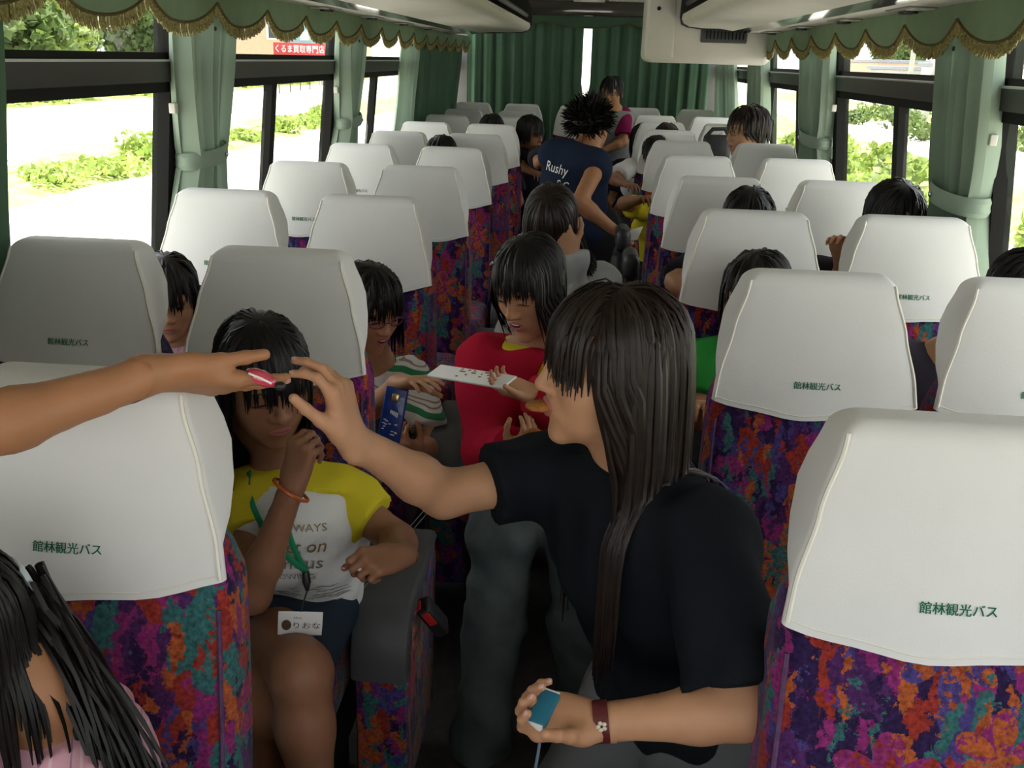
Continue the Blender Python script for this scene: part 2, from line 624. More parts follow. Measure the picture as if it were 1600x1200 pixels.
# ================================================================== overhead racks
def rack(s, ya, yb, label, lights):
    root = tag(empty('luggage_rack', (0, 0, 0)), label, 'luggage rack')
    def sweep(prof, nm, m, y0=ya, y1=yb):
        prof = [(x if x >= .845 or s < 0 or nm == 'shelf_back' else .845 - (.845 - x) * .72, z) for x, z in prof]
        return MB().prism([(s * x, z) for x, z in prof], y0, y1).build(nm, m, root)
    pn = sweep([(1.165, 1.668), (.90, 1.675), (.90, 1.69), (1.165, 1.69)], 'under_panel', M_PANEL)
    sweep([(.90, 1.672), (.895, 1.667), (.845, 1.682), (.845, 1.694), (.90, 1.69)], 'gloss_strip', M_PANEL_D)
    sweep([(.845, 1.684), (.84, 1.680), (.74, 1.690), (.60, 1.690), (.50, 1.697), (.455, 1.713), (.440, 1.737), (.445, 1.762), (.458, 1.765),
           (.462, 1.740), (.475, 1.725), (.51, 1.712), (.845, 1.70)], 'lip', M_PANEL)
    sweep([(.47, 1.80), (.46, 1.807), (.455, 1.82), (.46, 1.832), (.475, 1.83), (.48, 1.81)], 'guard_rail', M_BLACK)
    sweep([(1.10, 1.70), (1.09, 1.70), (.60, 1.955), (.62, 1.972), (1.10, 1.972)], 'shelf_back', M_PANEL_D)
    for e in (ya, yb):
        c = MB().prism([(s * (x if x >= .845 or s < 0 else .845 - (.845 - x) * .72), z) for x, z in ((1.165, 1.665), (.84, 1.676), (.60, 1.684), (.49, 1.692), (.44, 1.708), (.425, 1.745), (.43, 1.85), (.47, 1.96), (.5, 1.975), (1.1, 1.975))], e - .006, e + .022)
        c.build('end_cap', M_BLACK, root)
    for y in lights:
        u = MB().box((s * 1.02 - .05, y - .13, 1.6685), (s * 1.02 + .05, y + .13, 1.678), .003)
        uo = u.build('service_unit', mat('grey_lamp_trim', (.16, .155, .15), rough=.4, spec=.4, var=.05), root)
        MB().box((s * 1.02 - .030, y - .10, 1.6655), (s * 1.02 + .030, y - .02, 1.670), .001).build('reading_lamp', M_PANEL, uo)
        for dy in (.03, .09):
            MB().tube([(s * 1.02, y + dy, 1.671), (s * 1.02, y + dy, 1.660)], .02, 10).build('air_nozzle', M_BLACK, uo)


rack(-1, Y0 + .02, 8.2, 'long ivory overhead luggage rack with dark end cap above the red shop sign windows', [1.15 + .855 * i - .35 for i in range(9)])
rack(1, Y0 + .02, 6.0, 'long ivory overhead luggage rack running into the hanging white housing', [1.08 + .83 * i - .35 for i in range(7)])

# the white housing hanging at the end of the rack
hx = tag(empty('air_conditioner_housing', (.73, 6.2, 1.5)), 'white boxy housing with a dark vent slot hanging from the ceiling', 'housing')
MB().box((-.37, -.16, .0), (.345, .40, .478), .045).build('housing_body', M_PANEL, hx)
MB().box((-.372, -.166, .02), (-.20, -.12, .46), .02).build('corner_cover', M_PANEL, hx)
gr = MB().box((-.06, -.172, .115), (.20, -.155, .205), .012)
gro = gr.build('vent', M_GREYPAD, hx)
for k in range(11):
    MB().box((-.03 + k * .0205, -.178, .135), (-.024 + k * .0205, -.168, .182), .001).build('slat', M_RUBBER, gro)
MB().tube([(-.305, -.176, .29), (-.305, -.158, .29)], .011, 12).build('sensor_hole', M_RUBBER, hx)


# ================================================================== curtains
def curtain_mesh(width, top, bot, tie=None, pinch=.45, folds=7, amp=.028, nz=36, flare=.8, gather=.5, seed=0, edge=0):
    """hanging pleated sheet: local x along the rail, y depth, z height; tie = height of the tie-back"""
    rnd = random.Random(seed)
    nx = folds * 12
    ph = [rnd.uniform(-.5, .5) for _ in range(folds + 2)]
    vs, fs = [], []
    for i in range(nz + 1):
        z = lerp(top, bot, i / nz)
        if tie is None:
            w, a = 1.0, amp * (.6 + .4 * i / nz)
        else:
            if z >= tie:
                t = (z - tie) / (top - tie)
                w = lerp(pinch, 1.0, min(1, t * 1.02) ** .55)
                a = amp * lerp(1.25, .9, t)
            else:
                t = (tie - z) / (tie - bot)
                w = lerp(pinch, flare, min(1, t * 1.6) ** .8)
                a = amp * 1.2
        for j in range(nx + 1):
            u = j / nx
            q = u * folds
            k = int(q)
            pp = q * 2 * math.pi + ph[min(k, folds)] * (.5 - .5 * math.cos(2 * math.pi * (q - k)))
            y = a * (math.sin(pp) + .35 * math.sin(2.3 * pp + 1.3 + 2 * ph[1])) + .004 * math.sin(9 * z + 4 * u)
            x = (u - .5) * width * w + .25 * a * math.cos(pp)
            if tie is not None:
                x += gather * width * (1 - w) * .5
            vs.append((x, y, z))
    for i in range(nz):
        for j in range(nx):
            b = i * (nx + 1) + j
            fs.append((b, b + 1, b + nx + 2, b + nx + 1))
    m = MB()
    m.add(vs, fs)
    return m.mesh('curtain', True, False)


def curtain(s, ya, yb, tie, label, m=None, folds=7, pinch=.5, gather=0.0, bot=.82, seed=1, depth=.048, flare=.75, tieh=1.18, amp=.031):
    w = yb - ya
    root = tag(empty('curtain', (s * (wx(1.2) - depth), (ya + yb) / 2, 0)), label, 'curtain', None)
    # local x -> +y of the coach
    root.rotation_euler = (0, s * R(-5.5) * 0, R(90))
    me = curtain_mesh(w, 1.66, bot, tieh if tie else None, pinch, folds, amp, seed=seed, flare=flare, gather=gather)
    # lean with the wall
    for v in me.vertices:
        v.co.y += s * (v.co.z - 1.2) * .10
    sheet = link('sheet', me, m or M_CURT, root)
    if tie:
        b = MB()
        hw = w * pinch * .54
        cx = gather * w * (1 - pinch) * .5
        n = 28
        for dz, rr in ((-.018, 0), (.018, 0)):
            pass
        vs, fs = [], []
        for i in range(n):
            a = 2 * math.pi * i / n
            for dz, k in ((-.026, 1.0), (-.013, 1.06), (0, 1.04), (.013, 1.06), (.026, 1.0)):
                vs.append((cx + math.cos(a) * hw * k, math.sin(a) * (.066) * k, tieh + dz + .012 * math.cos(a)))
        for i in range(n):
            for k in range(4):
                fs.append((i * 5 + k, ((i + 1) % n) * 5 + k, ((i + 1) % n) * 5 + k + 1, i * 5 + k + 1))
        b.add(vs, fs)
        tb = b.build('tie_band', m or M_CURT, root)
        MB().ell((cx + hw * .25, s * .070, tieh), (.009, .005, .009), 10, 6).build('button', M_ALU, tb)
    bt = MB()
    for uu in (-.2, .06):
        bt.ell((uu * w, s * .034 + s * .033, 1.56), (.007, .004, .007), 8, 6)
    bt.build('snap', M_BRAID, root)
    return root


# window side with the fence outside
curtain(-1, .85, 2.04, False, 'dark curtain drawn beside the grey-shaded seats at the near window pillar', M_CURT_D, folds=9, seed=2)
curtain(-1, 2.93, 3.36, True, 'tied-back green curtain on the pillar before the red shop sign', seed=3, folds=6, pinch=.60, gather=.2, flare=.85)
curtain(-1, 4.86, 5.32, True, 'tied-back green curtain on the pillar after the red shop sign', seed=4, folds=6, pinch=.58, gather=.2, flare=.85)
curtain(-1, 6.45, 6.95, False, 'lit first fold of the drawn curtain, coloured paler, over the last fence window', seed=5, folds=4)  # same curtain as the next; direct light on its first fold put in as paler cloth
curtain(-1, 6.95, 9.1, False, 'dark green curtain drawn into the rear corner beyond its lit fold coloured paler', M_CURT_D, seed=6, folds=16)
# window side with the leafy field outside
curtain(1, 2.74, 3.22, True, 'big tied-back green curtain with a button, beside the leafy field', seed=7, folds=6, pinch=.62, gather=-.15, flare=.8, tieh=1.16)
curtain(1, 4.62, 5.35, True, 'tied-back green curtain past the field window mullion', seed=8, folds=6, pinch=.52, gather=-.15, flare=.8)
curtain(1, 6.45, 7.15, True, 'green curtain half hidden by the white ceiling housing', seed=9, folds=8, pinch=.7, gather=0)
curtain(1, 7.9, 9.1, False, 'pale green curtain drawn in the rear corner past the white housing', seed=10, folds=9)
# rear curtains meeting with a bright gap
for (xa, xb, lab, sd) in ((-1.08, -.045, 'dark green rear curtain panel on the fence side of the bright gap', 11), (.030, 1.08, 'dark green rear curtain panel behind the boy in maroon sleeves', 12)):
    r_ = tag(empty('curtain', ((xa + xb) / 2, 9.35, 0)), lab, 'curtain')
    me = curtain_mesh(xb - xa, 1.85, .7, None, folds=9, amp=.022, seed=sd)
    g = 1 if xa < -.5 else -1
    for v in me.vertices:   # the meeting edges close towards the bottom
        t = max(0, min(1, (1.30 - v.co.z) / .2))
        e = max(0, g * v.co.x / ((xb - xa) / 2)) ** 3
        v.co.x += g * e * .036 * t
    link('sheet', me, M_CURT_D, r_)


# ================================================================== valances with scallops and fringe
def scallop_meshes(w, h0, h1, seed=1):
    """local x along the wall, z down from 0; lower edge an arc from -h0 at the cusps to -h1"""
    rnd = random.Random(seed)
    n = 20
    def edge(u):
        c = 1 - abs(2 * u - 1) ** 2.3
        return -(h0 + (h1 - h0) * c)
    def bow(u, t):
        return .020 * math.sin(math.pi * u) * (.4 + .6 * t)
    vs, fs = [], []
    rows = 6
    for i in range(n + 1):
        u = i / n
        for k in range(rows + 1):
            t = k / rows
            vs.append(((u - .5) * w, -bow(u, t), edge(u) * t))
    for i in range(n):
        for k in range(rows):
            b = i * (rows + 1) + k
            fs.append((b, b + rows + 1, b + rows + 2, b + 1))
    m = MB()
    m.add(vs, fs)
    cloth = m.mesh('scallop', True, False)
    br = MB()
    br.tube([((i / n - .5) * w, -bow(i / n, 1) - .003, edge(i / n) + .004) for i in range(n + 1)], .0085, 6, flat=.5)
    br2 = MB()
    N = int(w * 300)
    for i in range(N):
        u = (i + rnd.random()) / N
        l = .028 + rnd.uniform(-.005, .008)
        x, y, z = (u - .5) * w, -bow(u, 1) - .003 + rnd.uniform(-.003, .003), edge(u)
        dx = rnd.uniform(-.006, .006)
        br2.tube([(x, y, z), (x + dx * .4, y - .002, z - l * .5), (x + dx, y, z - l)], [.0022, .0030, .0018], 4, caps=False)
    return cloth, br.mesh('braid'), br2.mesh('fringe', True, False)


SCA = scallop_meshes(.475, .045, .105)


def valance(s, ys, label):
    root = tag(empty('valance', (0, 0, 0)), label, 'valance')
    xx = wx(1.6) - .115
    for i, y in enumerate(ys):
        a = link('scallop', SCA[0], M_VAL, root)
        a.location = (s * xx, y, 1.672)
        a.rotation_euler = (R(5) , 0, R(90) * s)
        link('braid', SCA[1], M_BRAID, a)
        f = link('fringe', SCA[2], M_FRINGE, a)
        f['kind'] = 'stuff'


valance(-1, [.4675 + .475 * i for i in range(-3, 19)], 'green scalloped valance with gold fringe above the windows facing the fence')
valance(1, [.2675 + .475 * i for i in range(-2, 19)], 'green scalloped valance with gold fringe above the windows facing the field')
rv = tag(empty('valance', (0, 9.24, 1.862)), 'shallow green valance with dark braid across the rear curtains', 'valance')
SCR = scallop_meshes(.72, .05, .10, 3)
for k in range(3):
    a = link('scallop', SCR[0], M_CURT_D, rv)
    a.location = ((k - 1) * .72 - .02, 0, 0)
    link('braid', SCR[1], M_BRAID, a)


# ================================================================== seats
TILT = math.tan(R(13))
SEAT_TOP = 1.12
HEM = .884


def half_w(z):
    d = SEAT_TOP - z
    return interp(d, [(0, .110), (.02, .128), (.10, .150), (.18, .172), (.21, .186), (.25, .196), (.34, .200), (.45, .205), (.70, .210)])


def depth_at(z):
    d = SEAT_TOP - z
    return interp(d, [(0, .024), (.006, .040), (.02, .052), (.08, .064), (.14, .060), (.19, .064), (.22, .085), (.27, .105), (.34, .11), (.7, .12)])


RING = []                       # (flat position or None, side x, side y, corner angle)
for (sx, sy, a0) in ((1, -1, -90), (1, 1, 0), (-1, 1, 90), (-1, -1, 180)):
    for j in range(7):
        RING.append((None, sx, sy, R(a0 + 15 * j)))
    if (sx, sy) == (1, 1):
        RING += [(t, 0, 1, 0) for t in (.5, 0, -.5)]
    if (sx, sy) == (-1, -1):
        RING += [(t, 0, -1, 0) for t in (-.88, -.75, -.6, -.45, -.3, -.15, 0, .15, .3, .45, .6, .75, .88)]


def seat_pt(k, z, off=0.0):
    """k-th point of the seat-back section at height z (front face towards -y)"""
    fl, sx, sy, a = RING[k]
    hw, dp = half_w(z) + off, depth_at(z) + 2 * off
    rc = min(.032, dp * .48)
    yc = (z - .45) * TILT + dp / 2 - off
    if fl is None:
        x = sx * (hw - rc) + rc * math.cos(a)
        y = yc + sy * (dp / 2 - rc) + rc * math.sin(a)
    else:
        x, y = fl * (hw - rc), yc + sy * dp / 2
    if sy < 0:                  # gentle belly on the front face
        y -= .012 * max(0, 1 - (x / hw) ** 2) * min(1, (SEAT_TOP - z) / .08)
    return (x, y, z)


TOP_R = .024


def top_rec(z):
    """how far the faces draw in over the rounded top edge"""
    e = max(0.0, min(1.0, (TOP_R - (SEAT_TOP - z)) / TOP_R))
    return TOP_R * (1 - math.sqrt(max(0, 1 - e * e)))


def cover_hw(z):
    d = SEAT_TOP - z
    return interp(d, [(0, .137), (.02, .141), (.10, .165), (.19, .188), (.27, .192)])


def cover_pt(k, z, off=0.0):
    """section of the cloth cover: flat front with crisp edges, side wings that end in a notch, then a hanging flap"""
    fl, sx, sy, a = RING[k]
    d = SEAT_TOP - z
    rec = top_rec(z)
    dp = interp(d, [(0, .075), (.03, .082), (.08, .088), (.13, .078), (.165, .050), (.195, .016), (.27, .012)]) - 2 * rec * .95 + off
    hw = cover_hw(z) - rec + off
    if sy > 0:
        hw += .011 * math.sin(math.pi * min(1, d / .195))
    rc = min(.011, dp * .45)
    y0 = (z - .45) * TILT + rec - .0075
    yc = y0 + dp / 2
    if fl is None:
        x, y = sx * (hw - rc) + rc * math.cos(a), yc + sy * (dp / 2 - rc) + rc * math.sin(a)
    else:
        x, y = fl * (hw - rc), yc + sy * dp / 2
    if sy < 0:
        y -= .012 * max(0, 1 - (x / hw) ** 2) * min(1, d / .08)
    return (x, y, z)


def cover_y(x, z):
    y = (z - .45) * TILT + top_rec(z) - .0075
    return y - .012 * max(0, 1 - (x / cover_hw(z)) ** 2) * min(1, (SEAT_TOP - z) / .08)


def front_y(x, z, off=0.0):
    hw, dp = half_w(z) + off, depth_at(z) + 2 * off
    y = (z - .45) * TILT - off
    y -= .012 * max(0, 1 - (x / hw) ** 2) * min(1, (SEAT_TOP - z) / .08)
    return y


def seat_meshes():
    out = {}
    zs = [.40, .44, .50, .58, .66, .74, .80, .83, .855, .87, .885, .91, .94, .98, 1.02, 1.05, 1.07, 1.082, 1.09]
    n = len(RING)
    m = MB()
    m.add([seat_pt(k, z) for z in zs for k in range(n)],
          [(i * n + k, i * n + (k + 1) % n, (i + 1) * n + (k + 1) % n, (i + 1) * n + k) for i in range(len(zs) - 1) for k in range(n)]
          + [tuple(range(n - 1, -1, -1)), tuple(range((len(zs) - 1) * n, len(zs) * n))])
    out['backrest'] = m.mesh('backrest')
    # cover: hem lower in the middle of the front
    def hem(k):
        x = cover_pt(k, HEM)[0]
        return HEM - .026 * max(0, 1 - (x / .19) ** 2) + .002 * math.sin(x * 46)
    m = MB()
    T = [0, .012, .04, .10, .18, .24, .28, .31, .34, .38, .44, .52, .62, .74, .84, .90]
    TT = [1 - math.sin(R(q)) for q in (0, 15, 30, 45, 60, 72, 82, 90)]
    vs = []
    for i in range(len(T) + len(TT)):
        for k in range(n):
            h = hem(k)
            top = SEAT_TOP + .004
            z = h + (top - TOP_R - h) * T[i] / .90 if i < len(T) else top - TOP_R * TT[i - len(T)]
            fl_ = 1 + .022 * max(0, 1 - (T[i] if i < len(T) else 1) / .22)
            x, y, _ = cover_pt(k, z - .004, .0)
            y -= .003 * math.sin(16 * x + 2.0) * max(0, 1 - (z - h) / .10)
            vs.append((x * fl_, y, z))
    nT = len(T) + len(TT)
    fs = [(i * n + k, i * n + (k + 1) % n, (i + 1) * n + (k + 1) % n, (i + 1) * n + k) for i in range(nT - 1) for k in range(n)]
    fs.append(tuple(range((nT - 1) * n, nT * n)))
    m.add(vs, fs)
    cm = m.mesh('headrest_cover', True, True)
    out['cover'] = cm
    # piping down both front corners, stitched hem
    m = MB()
    for s in (-1, 1):
        pts = []
        for i in range(26):
            z = lerp(HEM + .004, SEAT_TOP - .010, i / 25)
            x = s * (cover_hw(z) * (1 + .022 * max(0, 1 - (z - HEM) / .05)) - .004)
            pts.append((x, cover_y(x, z - .004) + .001, z))
        m.tube(pts, .0030, 6)
    pts = []
    for i in range(25):
        x = lerp(-.186, .186, i / 24)
        z = HEM - .026 * max(0, 1 - (x / .19) ** 2) + .002 * math.sin(x * 46) + .009
        pts.append((x, cover_y(x, z - .004) - .003 * math.sin(16 * x + 2.0) * .9 - .0004, z))
    m.tube(pts, .0011, 5)
    out['piping'] = m.mesh('piping')
    for s in (-1, 1):
        m = MB()
        m.tube([(s * (half_w(z) - .012), front_y(s * (half_w(z) - .012), z, .0) + .005, z) for z in np.linspace(.46, .845, 14)], .0034, 6)
        out['seam%d' % s] = m.mesh('seam_piping')
    # printed lettering wrapped on the front
    tm = text_mesh('館林観光バス', .0150, 0)
    import bmesh
    bm_ = bmesh.new()
    bm_.from_mesh(tm)
    g_ = bmesh.ops.duplicate(bm_, geom=bm_.verts[:] + bm_.edges[:] + bm_.faces[:])['geom']
    for e_ in g_:
        if isinstance(e_, bmesh.types.BMVert):
            e_.co.x += .00055
    bm_.to_mesh(tm)
    bm_.free()
    for v in tm.vertices:
        x, z = v.co.x, v.co.y + .922
        v.co = (x, cover_y(x, z - .004) - .0016 - .003 * math.sin(16 * x + 2.0) * max(0, 1 - (z - HEM + .026) / .10), z)
    out['text'] = tm
    # cushion
    m = MB()
    zs2 = [(.28, .90), (.30, .97), (.36, 1.0), (.41, 1.0), (.44, .985), (.455, .95), (.462, .88)]
    for i, (z, k) in enumerate(zs2):
        pass
    cv = []
    nn = 24
    for z, k in zs2:
        for j in range(nn):
            a = 2 * math.pi * j / nn
            ca, sa = math.cos(a), math.sin(a)
            e = .35
            cv.append((.207 * k * math.copysign(abs(ca) ** e, ca), -.215 + .235 * k * math.copysign(abs(sa) ** e, sa), z))
    m.add(cv, [(i * nn + j, i * nn + (j + 1) % nn, (i + 1) * nn + (j + 1) % nn, (i + 1) * nn + j) for i in range(len(zs2) - 1) for j in range(nn)]
          + [tuple(range(nn - 1, -1, -1)), tuple(range((len(zs2) - 1) * nn, len(zs2) * nn))])
    out['cushion'] = m.mesh('cushion')
    # base
    m = MB().box((-.19, -.40, .13), (.19, .02, .28), .015)
    for sx in (-.15, .15):
        m.box((sx - .02, -.36, .0), (sx + .02, -.02, .14), .005)
    out['base'] = m.mesh('base')
    # armrest: patterned pillar with sloped front, pad on top (built on +x side, mirrored below)
    for s, nm in ((1, 'r'), (-1, 'l')):
        def prof(x0, x1, pts, bev=.012):
            q = MB()
            n_ = len(pts)
            cy = sum(p[0] for p in pts) / n_
            cz = sum(p[1] for p in pts) / n_
            rings = []
            for x, ins in ((x0, bev), (x0 + bev * .3, bev * .3), (x0 + bev, 0), (x1 - bev, 0), (x1 - bev * .3, bev * .3), (x1, bev)):
                for (py, pz) in pts:
                    d = math.hypot(py - cy, pz - cz)
                    f = 1 - ins / d
                    rings.append((s * x, cy + (py - cy) * f, cz + (pz - cz) * f))
            fs_ = [(i * n_ + j, i * n_ + (j + 1) % n_, (i + 1) * n_ + (j + 1) % n_, (i + 1) * n_ + j) for i in range(5) for j in range(n_)]
            fs_ += [tuple(range(n_ - 1, -1, -1)), tuple(range(5 * n_, 6 * n_))]
            q.add(rings, fs_)
            return q
        body = [(.10, .10), (-.20, .10), (-.225, .14), (-.23, .40), (-.215, .50), (-.18, .535), (.12, .545), (.14, .50)]
        body = [(p_, max(.1, q_ - .032)) for p_, q_ in body]
        out['arm_' + nm] = prof(.236, .338, body, .014).mesh('armrest')
        pad = [(-.243, .385), (-.240, .44), (-.226, .51), (-.19, .553), (-.15, .562), (.11, .566), (.13, .55), (-.15, .535), (-.19, .525), (-.215, .49), (-.222, .385)]
        pad = [(p_, q_ - (.032 if q_ > .45 else .0)) for p_, q_ in pad]
        out['pad_' + nm] = prof(.230, .342, pad, .012).mesh('pad')
    # buckle
    m = MB()
    mt = Matrix.Translation((.362, -.10, .455)) @ Matrix.Rotation(R(-28), 4, 'Y') @ Matrix.Rotation(R(20), 4, 'X')
    m.box((-.014, -.022, -.055), (.014, .022, .03), .006, mt)
    out['buckle'] = m.mesh('buckle')
    m = MB()
    m.box((-.016, -.012, -.01), (-.004, .013, .031), .002, mt)
    m.box((-.006, -.0235, -.012), (.010, -.0215, .026), .001, mt)
    out['button'] = m.mesh('buckle_button')
    return out


SM = seat_meshes()
M_SEAM = mat('violet_piping', (.10, .05, .11), rough=.9, spec=.1, var=.3, vscale=60)
M_RED = mat('red_plastic', (.45, .02, .02), rough=.4, spec=.4, var=.05)
ORD = ['first', 'second', 'third', 'fourth', 'fifth', 'sixth', 'seventh', 'eighth', 'ninth']


def seat(x, y, label, group, arm=None, buckle=False, rz=0.0, dz=0.0, tilt=0.0, name='coach_seat'):
    root = tag(empty(name, (x, y - (SEAT_TOP - .45) * TILT, dz), rz), label, 'seat', group)
    link('backrest', SM['backrest'], M_FAB, root)
    for s in (-1, 1):
        link('seam_piping', SM['seam%d' % s], M_SEAM, root)
    c = link('headrest_cover', SM['cover'], M_COVER, root)
    c['label'] = 'white cloth headrest cover with green print'
    link('piping', SM['piping'], M_PIPE, c)
    link('lettering', SM['text'], M_INK, c)
    link('cushion', SM['cushion'], M_FAB, root)
    link('base', SM['base'], M_BLACK, root)
    if arm:
        k = 'r' if arm > 0 else 'l'
        a = link('armrest', SM['arm_' + k], M_FAB, root)
        p = link('pad', SM['pad_' + k], M_GREYPAD, a)
        p['label'] = 'grey vinyl armrest pad'
        if buckle:
            b = link('seat_belt_buckle', SM['buckle'], M_BLACK, root)
            link('release_button', SM['button'], M_RED, b)
    return root


GA, GW = 'coach seats beside the aisle', 'coach seats beside the windows'
for i in range(9):
    yl = 1.13 + .860 * i
    yr = 1.08 + .83 * i
    seat(-.54 + (.015 if i == 0 else 0) + (.015 * max(0, i - 6)), yl, 'aisle seat in the %s row on the side of the fence and red sign' % ORD[i], GA, 1, i < 3, dz=-.016)
    seat(-.985 + .006 * i, yl + .01, 'window seat in the %s row on the side of the fence and red sign' % ORD[i], GW, dz=-.016)
    seat(.548, yr + (.04 if i == 0 else 0), 'aisle seat in the %s row on the side of the white ceiling housing' % ORD[i], GA, -1, dz=(-.014 if i == 0 else 0))
    seat(.972, yr + .01, 'window seat in the %s row on the side of the white ceiling housing' % ORD[i], GW)
for k, (x, nm) in enumerate(((-.97, 'beside the fence side curtain'), (-.54, 'next but one to the aisle on the fence side'), (-.065, 'in the middle, facing the aisle'),
                             (.50, 'next to the middle one on the housing side'), (.97, 'beside the housing side curtain'))):
    seat(x, 8.95, 'rear bench seat %s' % nm, 'seats along the rear bench')


# ================================================================== OUTSIDE
GZ = -1.1
M_GROUND = mat('pale_gravel', (.55, .53, .47), rough=.95, var=.12, vscale=.4, bump=.3, bscale=4)
M_GRASS = mat('sunlit_grass', (.30, .36, .10), rough=.9, var=.45, vscale=2.2, bump=.6, bscale=9)
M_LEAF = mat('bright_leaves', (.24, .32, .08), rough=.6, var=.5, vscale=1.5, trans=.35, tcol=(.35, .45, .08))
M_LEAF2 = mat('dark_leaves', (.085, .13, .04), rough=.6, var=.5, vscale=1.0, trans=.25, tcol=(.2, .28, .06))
M_WOOD = mat('bark', (.10, .075, .05), rough=.9, var=.3, vscale=4, bump=.5, bscale=30)
M_WHITE = mat('white_paint', (.80, .80, .78), rough=.6, var=.05)
M_CONC = mat('concrete_grey', (.36, .35, .33), rough=.9, var=.15, vscale=3, bump=.3, bscale=40)
M_TAN = mat('tan_render', (.46, .33, .23), rough=.9, var=.06, vscale=2)
M_SIGNR = mat('sign_red', (.42, .05, .06), rough=.6, var=.03)
M_SIGNT = mat('sign_turquoise', (.25, .48, .50), rough=.6, var=.03)
M_BLUEROOF = mat('slate_roof', (.22, .23, .26), rough=.8, var=.1)
M_DARKWIN = mat('dark_window', (.05, .06, .07), rough=.15, spec=.5, var=.1)

g = MB()
g.add([(-160, -60, GZ), (160, -60, GZ), (160, 260, GZ), (-160, 260, GZ)], [(0, 1, 2, 3)])
tag(g.build('ground', M_GROUND, smooth=False), kind='structure')


def leaf_cloud(blobs, n, size, seed, name, m, parent=None):
    """many small bent leaf faces scattered through ellipsoid blobs, as ONE mesh"""
    rnd = np.random.default_rng(seed)
    vol = np.array([b[3] * b[4] * b[5] for b in blobs]) ** .67
    pick = rnd.choice(len(blobs), n, p=vol / vol.sum())
    B = np.array(blobs)[pick]
    d = rnd.normal(size=(n, 3))
    d /= np.linalg.norm(d, axis=1)[:, None]
    rr = rnd.uniform(.55, 1.0, n)[:, None] ** .5
    c = B[:, :3] + d * B[:, 3:] * rr
    a = rnd.normal(size=(n, 3))
    a /= np.linalg.norm(a, axis=1)[:, None]
    nrm = d + rnd.normal(size=(n, 3)) * .6
    b = np.cross(nrm, a)
    b /= np.linalg.norm(b, axis=1)[:, None]
    s = (size * rnd.uniform(.6, 1.4, n))[:, None]
    v = np.stack([c - a * s, c + b * s * .6, c + a * s, c - b * s * .6], 1).reshape(-1, 3)
    me = bpy.data.meshes.new(name)
    f = np.arange(4 * n).reshape(-1, 4)
    me.from_pydata(v.tolist(), [], f.tolist())
    o = link(name, me, m, parent)
    return o


def tree(x, y, h, w, label, seed, m=None, group='trees outside the coach'):
    rnd = random.Random(seed)
    t = tag(empty('tree', (x, y, GZ)), label, 'tree', group)
    blobs = []
    for k in range(9):
        a, rr = rnd.uniform(0, 6.28), rnd.uniform(0, .55) * w
        blobs.append((math.cos(a) * rr, math.sin(a) * rr, h * rnd.uniform(.25, .85), w * rnd.uniform(.3, .5), w * rnd.uniform(.3, .5), h * rnd.uniform(.16, .26)))
    o = leaf_cloud(blobs, 2600, w * .075, seed, 'crown', m or M_LEAF2, t)
    o['kind'] = 'stuff'
    b = MB()
    b.tube([(0, 0, 0), (.1, 0, h * .3), (0, .1, h * .55)], [w * .07, w * .05, w * .03], 8)
    for k in range(4):
        q = blobs[k]
        b.tube([(.05, 0, h * .35), (q[0] * .6, q[1] * .6, q[2] * .8), q[:3]], [w * .035, w * .025, w * .01], 6)
    b.build('trunk', M_WOOD, t)


def shrub(x, y, z, r, h, label, seed, m=None, n=700, size=.09, group='shrubs outside the coach'):
    t = tag(empty('shrub', (x, y, z)), label, 'shrub', group)
    rnd = random.Random(seed)
    blobs = [(rnd.uniform(-.5, .5) * r, rnd.uniform(-.5, .5) * r, h * rnd.uniform(.3, .7), r * .6, r * .6, h * .4) for k in range(6)]
    o = leaf_cloud(blobs, n, size, seed, 'foliage', m or M_LEAF, t)
    o['kind'] = 'stuff'
    b = MB()
    for q in blobs[:4]:
        b.tube([(0, 0, -.05), (q[0] * .5, q[1] * .5, q[2] * .5), q[:3]], [.03, .02, .008], 5)
    b.build('stem', M_WOOD, t)


# ---- fence side: white guard rail along a grass verge
def strip(name, xa, xb, ya, yb, z, m, label, cat):
    b = MB()
    nx, ny = 6, 40
    rnd = random.Random(len(label))
    vs = [(lerp(xa, xb, i / nx) + rnd.uniform(-.3, .3), lerp(ya, yb, j / ny), z + (rnd.uniform(0, .12) if 0 < i < nx else -.03)) for i in range(nx + 1) for j in range(ny + 1)]
    b.add(vs, [(i * (ny + 1) + j, (i + 1) * (ny + 1) + j, (i + 1) * (ny + 1) + j + 1, i * (ny + 1) + j + 1) for i in range(nx) for j in range(ny)])
    o = b.build(name, m)
    return tag(o, label, cat, None, 'stuff')


strip('grass', -13.2, -9.6, -5, 90, GZ + .02, M_GRASS, 'sunlit grass verge under the white guard rail', 'grass')
strip('grass', -28, -24, -5, 120, GZ + .02, M_GRASS, 'far grass strip below the hedge across the pale yard', 'grass')
fr_ = tag(empty('guard_rail', (-11.6, 0, GZ)), 'white two bar guard rail running along the grass verge', 'guard rail')
for k in range(34):
    y = 2 + 2.4 * k
    MB().box((-.05, y - .05, -.05), (.05, y + .05, .78), .01).build('post', M_WHITE, fr_)
for z in (.38, .70):
    MB().tube([(0, 0, z), (0, 82, z)], .045, 8).build('bar', M_WHITE, fr_)
for k in range(12):
    shrub(-10.2 + random.uniform(-.4, .4), 5.2 + 3.1 * k + random.uniform(-.8, .8), GZ, random.uniform(.5, 1.0), random.uniform(.35, .75), 'low leafy weed growing at the foot of the white guard rail', 50 + k, n=420, size=.08, group='weeds along the guard rail')
